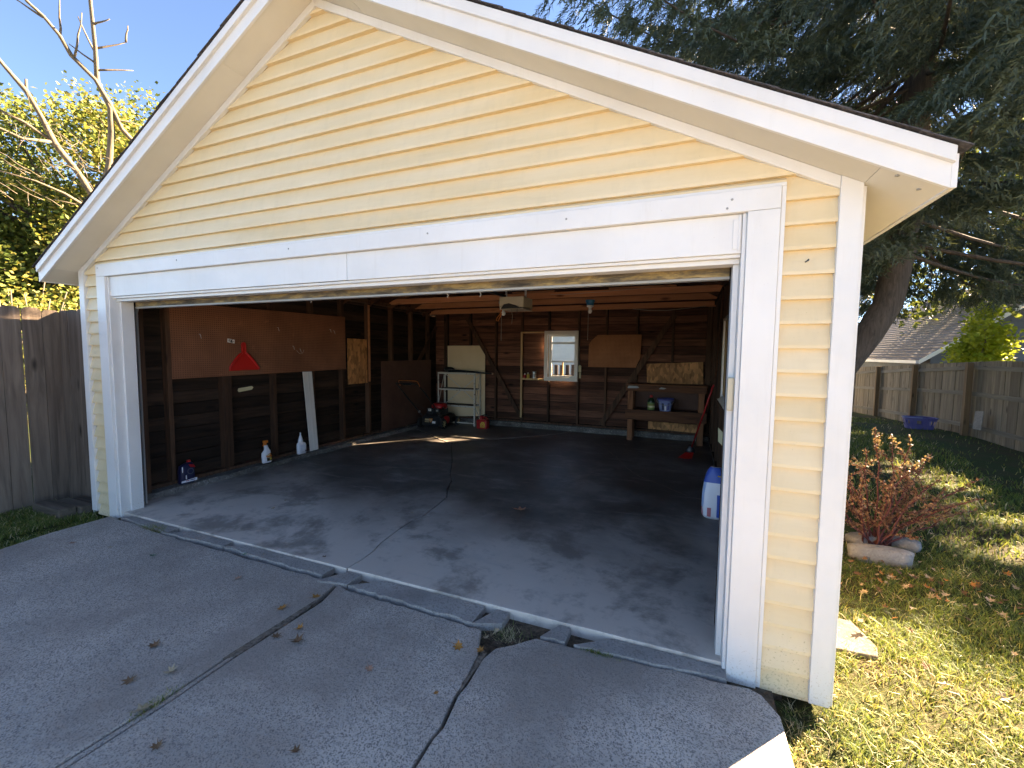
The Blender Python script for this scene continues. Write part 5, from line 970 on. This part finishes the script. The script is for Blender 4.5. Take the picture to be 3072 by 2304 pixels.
# ================================================================== GRASS
def blades(n_, region, dens, hmin, hmax, wid, seed, lean=.9, keep=None):
    g = np.random.default_rng(seed); x0, x1, y0, y1 = region; x = g.uniform(x0, x1, n_); y = g.uniform(y0, y1, n_)
    if keep is not None: k = keep(x, y, g); x, y = x[k], y[k]
    n_ = len(x); h = g.uniform(hmin, hmax, n_); a = g.uniform(0, 2*np.pi, n_); ln = g.uniform(.2, lean, n_)*h*1.2; tw = g.uniform(0, 2*np.pi, n_); z = gz(x, y)-.004
    b0 = np.stack([x, y, z], 1); sd = np.stack([np.cos(tw), np.sin(tw), np.zeros(n_)], 1)*(wid*g.uniform(.6, 1.3, n_))[:, None]; dr = np.stack([np.cos(a), np.sin(a), np.zeros(n_)], 1)
    mid = b0+dr*(ln*.35)[:, None]+np.array([0,0,1])*(h*.6)[:, None]; tip = b0+dr*ln[:, None]+np.array([0,0,1])*(h*g.uniform(.6, 1., n_))[:, None]
    P = np.stack([b0-sd, b0+sd, mid+sd*.7, mid-sd*.7, tip], 1).reshape(-1, 3); I = np.arange(n_)*5
    Q = np.concatenate([np.stack([I, I+1, I+2], 1), np.stack([I, I+2, I+3], 1), np.stack([I+3, I+2, I+4], 1)]); return P, Q, x, y
def fnoise(x, y): return .5+.25*np.sin(x*2.1+1.3*np.sin(y*1.7))+.25*np.sin(y*2.9+1.1*np.sin(x*2.3+1))
def outside(x, y, g):
    k = ~((np.abs(x) < 3.16) & (y > -.02) & (y < 6.8)) & ~((x > -2.69) & (x < 2.90+.03*np.sin(y*9)) & (y < -.02)) & ~((x > 2.6) & (x < 2.94) & (y < .0) & (y > -.25)) & ~((x > 3.14) & (x < 3.5) & (y > .5) & (y < .85))
    return k
def lawn(nm, lab, n_, region, h0, h1, wid, seed, dry, keep=None, lean=1.):
    kf = (lambda x, y, g: outside(x, y, g) & (keep(x, y, g) if keep else True))
    P, Q, x, y = blades(n_, region, 0, h0, h1, wid, seed, lean, kf); g = np.random.default_rng(seed+1); d = dry(x, y); r = g.random(len(x)); m_ = np.where(r < d, 2, np.where(r < d+.22, 1, 0)); mi = np.concatenate([m_, m_, m_])
    o = stuff(npmesh(nm, P, Q, ['grass','grassy','straw'], mi)); tag(o, lab, 'grass'); return o
dryR = lambda x, y: np.clip(.48-.34*(x-3.0)-.26*(y+.2)+.5*(fnoise(x*1.6, y*1.6)-.5), .05, .8)
lawn('grass', 'dry straw and green grass beside the garage corner', 70000, (2.88,5.6,-1.6,2.4), .012,.07,.0026, 1, dryR, lambda x, y, g: g.random(len(x)) < .35+1.1*fnoise(x*2.3, y*2.1+1), lean=1.5)
bare = lambda x, y, g: g.random(len(x)) < np.clip(.25+1.4*(fnoise(x*.6, y*.6)-.25)-.9*((x > 6.6+.3*np.sin(y)) & (y < 13)), .03, 1)
lawn('grass', 'shaded green back yard grass in front of the fence', 60000, (3.2,8.1,2.4,13.5), .04,.10,.006, 2, lambda x, y: np.clip(.10+.2*(fnoise(x*.8, y*.8)-.5), .02, .3), bare)
lawn('grass', 'strip of dark green grass along the left fence', 20000, (-3.98,-2.62,-2.2,.12), .03,.075,.0032, 3, lambda x, y: np.clip(.55*(x+2.95), .04, .5)+.06)
def tuft(nm, lab, c, n_, r, h, seed, mats=('grass','grassy','straw'), z=-.034):
    g = np.random.default_rng(seed); k = n_; x = c[0]+g.normal(0, r[0], k); y = c[1]+g.normal(0, r[1], k); a = g.uniform(0, 6.28, k); hh = g.uniform(.4, 1, k)*h; b0 = np.stack([x, y, np.full(k, z)], 1); sd = np.stack([np.sin(a), -np.cos(a), 0*a], 1)*.0025; dr = np.stack([np.cos(a), np.sin(a), 0*a], 1)
    tip = b0+dr*(hh*1.2)[:, None]+np.array([0,0,1])*hh[:, None]; P = np.stack([b0-sd, b0+sd, tip], 1).reshape(-1, 3); o = npmesh(nm, P, np.arange(3*k).reshape(-1, 3), mats, (g.random(k)*2.4).astype(int)); return tag(o, lab, 'weeds')
tuft('weed_tuft', 'weeds at the left end of the broken apron', (-1.98,-.10), 260, (.10,.018), .05, 1); tuft('weed_tuft', 'weeds and dead grass in the apron hole between the slabs', (1.50,-.17), 260, (.07,.035), .055, 2, ('straw','grass','straw'), -.075)
tuft('weed_tuft', 'moss and weeds on the left drive joint near the camera', (.215,-1.29), 200, (.012,.05), .028, 3); tuft('weed_tuft', 'small green weeds on the edge of the right drive slab', (2.06,-.155), 120, (.05,.008), .022, 4, ('grass','grass','grassy'), -.026)
tuft('weed_tuft', 'broad green weeds by the corner board near the sunk slab', (3.28,.42), 160, (.05,.05), .07, 5, ('grass','grass','grassy'), -.09)
# ================================================================== FALLEN LEAVES
def leafmesh(seed, curl):
    r = random.Random(seed); n_ = 14; pts = []
    for k in range(n_):
        a = 2*math.pi*k/n_; lobe = 1. if k % 2 == 0 else .52; lobe *= r.uniform(.8,1.15); 
        if abs(a-math.pi*1.5) < .5: lobe *= .6
        x, y = math.cos(a)*lobe, math.sin(a)*lobe; pts.append((x, y, curl*(x*x*.55+.25*y*y*r.uniform(.5,1.5))+.02))
    me = bpy.data.meshes.new('fallen_leaf'); v = [(0,0,.0)]+pts+[(0,-1.6,.12)]; me.from_pydata(v, [], [(0, 1+k, 1+(k+1) % n_) for k in range(n_)]+[(0, 1+int(n_*.75), n_+1)]); return me
LM = {}
for i, c in enumerate(LEAFC):
    for v_ in range(2):
        me = leafmesh(i*2+v_, .5+.5*v_); me.materials.append(MT['leaf_'+c]); LM[c, v_] = me
def leaf(x, y, z, s, c, lab, rz=None, tilt=.25):
    r = random.Random(int(x*1000)+int(y*777)); o = place('fallen_leaf', LM[c, r.randint(0,1)]); o.location = (x, y, z); o.scale = (s, s, s); o.rotation_euler = (r.uniform(-tilt,tilt), r.uniform(-tilt,tilt), r.uniform(0,6.28) if rz is None else rz); return tag(o, lab, 'leaf', 'fallen leaves on the concrete')
leaf(.928,1.572,.026,.085,'warm','lone curled reddish leaf in the middle of the garage floor')
for x, y, s, c, lab in ((-.482,-.391,.032,'pink','pale curled leaf on the left slab below the apron'),(.121,-.526,.036,'orange','curled orange leaf left of the drive joint'),(.217,-.35,.036,'orange','orange leaf lying in the drive joint near the apron'),(.388,-.632,.030,'orange','small upright orange leaf right of the drive joint'),
    (.326,-.737,.030,'brown','small brown leaf touching the dirt filled joint'),(.468,-.721,.040,'brown','dark brown leaf in the trio right of the joint'),(-.223,-1.052,.034,'brown','olive brown leaf on the left slab near the camera'),(.077,-1.137,.034,'tan','pale tan leaf left of the joint near the weeds'),(-.045,-1.255,.034,'brown','flat rusty leaf nearest the bottom left of the drive'),
    (.211,-1.333,.042,'tan','large tan maple leaf on the weeds in the joint'),(-.783,-.117,.026,'green','grey green leaf on the apron edge at left'),(-.636,-.076,.020,'tan','small cream leaf on the apron beside the green one'),(-1.421,-.421,.030,'green','narrow green leaf far left on the slab'),(.482,-1.421,.026,'brown','faded brown leaf near the bottom of the middle slab'),
    (1.024,-1.219,.024,'brown','small dull leaf low in the middle slab'),(.984,-.73,.030,'pink','faint flattened leaf in the middle slab centre'),(1.324,-.406,.034,'orange','bright orange leaf left of the apron hole'),(1.457,-.385,.030,'orange','orange leaf in the gap below the apron hole'),(1.471,-.205,.026,'tan','white dry leaf in the apron hole weeds'),(1.435,-.276,.024,'tan','small white leaf at the left of the apron hole'),
    (1.391,-.736,.016,'orange','tiny orange leaf scrap beside the right joint'),(-2.29,-.55,.030,'pink','curled pink brown leaf near the left grass edge'),(-1.9,-.47,.022,'tan','thin pale leaf left on the concrete near the grass')): leaf(x, y, -.018, s, c, lab)
for x, y, lab in ((-1.5,.87,'white paper scrap further in on the left garage floor'),(-1.409,.647,'white scrap nearer the door on the left garage floor'),(-.059,1.121,'pale leaf scrap close to the floor crack'),(-.13,.063,'dark leaf scrap at the threshold')): leaf(x, y, .006, .022, 'tan' if 'dark' not in lab else 'brown', lab)
# leaf litter on the lawn at right
g = np.random.default_rng(99); nl = 420; V = []; Fc = []; mi = []; lm = list(LM.values()); 
for i in range(nl):
    x = g.uniform(2.95,6.5); y = g.uniform(-1.6,5.5)
    if i < 120: x, y = 3.9+g.normal(0,.45), 1.65+g.normal(0,.22)
    if (x < 3.2 and y > 0) or x < 2.95: continue
    s = g.uniform(.014,.034); a = g.uniform(0,6.28); z = float(gz(x, y))+g.uniform(.012,.05); tx, ty = g.uniform(-.6,.6,2); me = lm[g.integers(0, 10)]; o_ = len(V)
    for v in me.vertices:
        c = v.co*s; xx = c.x*math.cos(a)-c.y*math.sin(a); yy = c.x*math.sin(a)+c.y*math.cos(a); V.append((x+xx, y+yy, z+c.z+xx*tx+yy*ty))
    m_ = int(g.choice([0,1,1,2,2])); 
    for p in me.polygons: Fc.append(tuple(q+o_ for q in p.vertices)); mi.append(m_)
mb = MB(); mb.v = V; mb.f = Fc; mb.mi = mi; o = stuff(mb.build('leaf_litter', ['leaf_orange','leaf_brown','leaf_tan'])); tag(o, 'dry fallen leaves scattered over the side lawn', 'leaves')
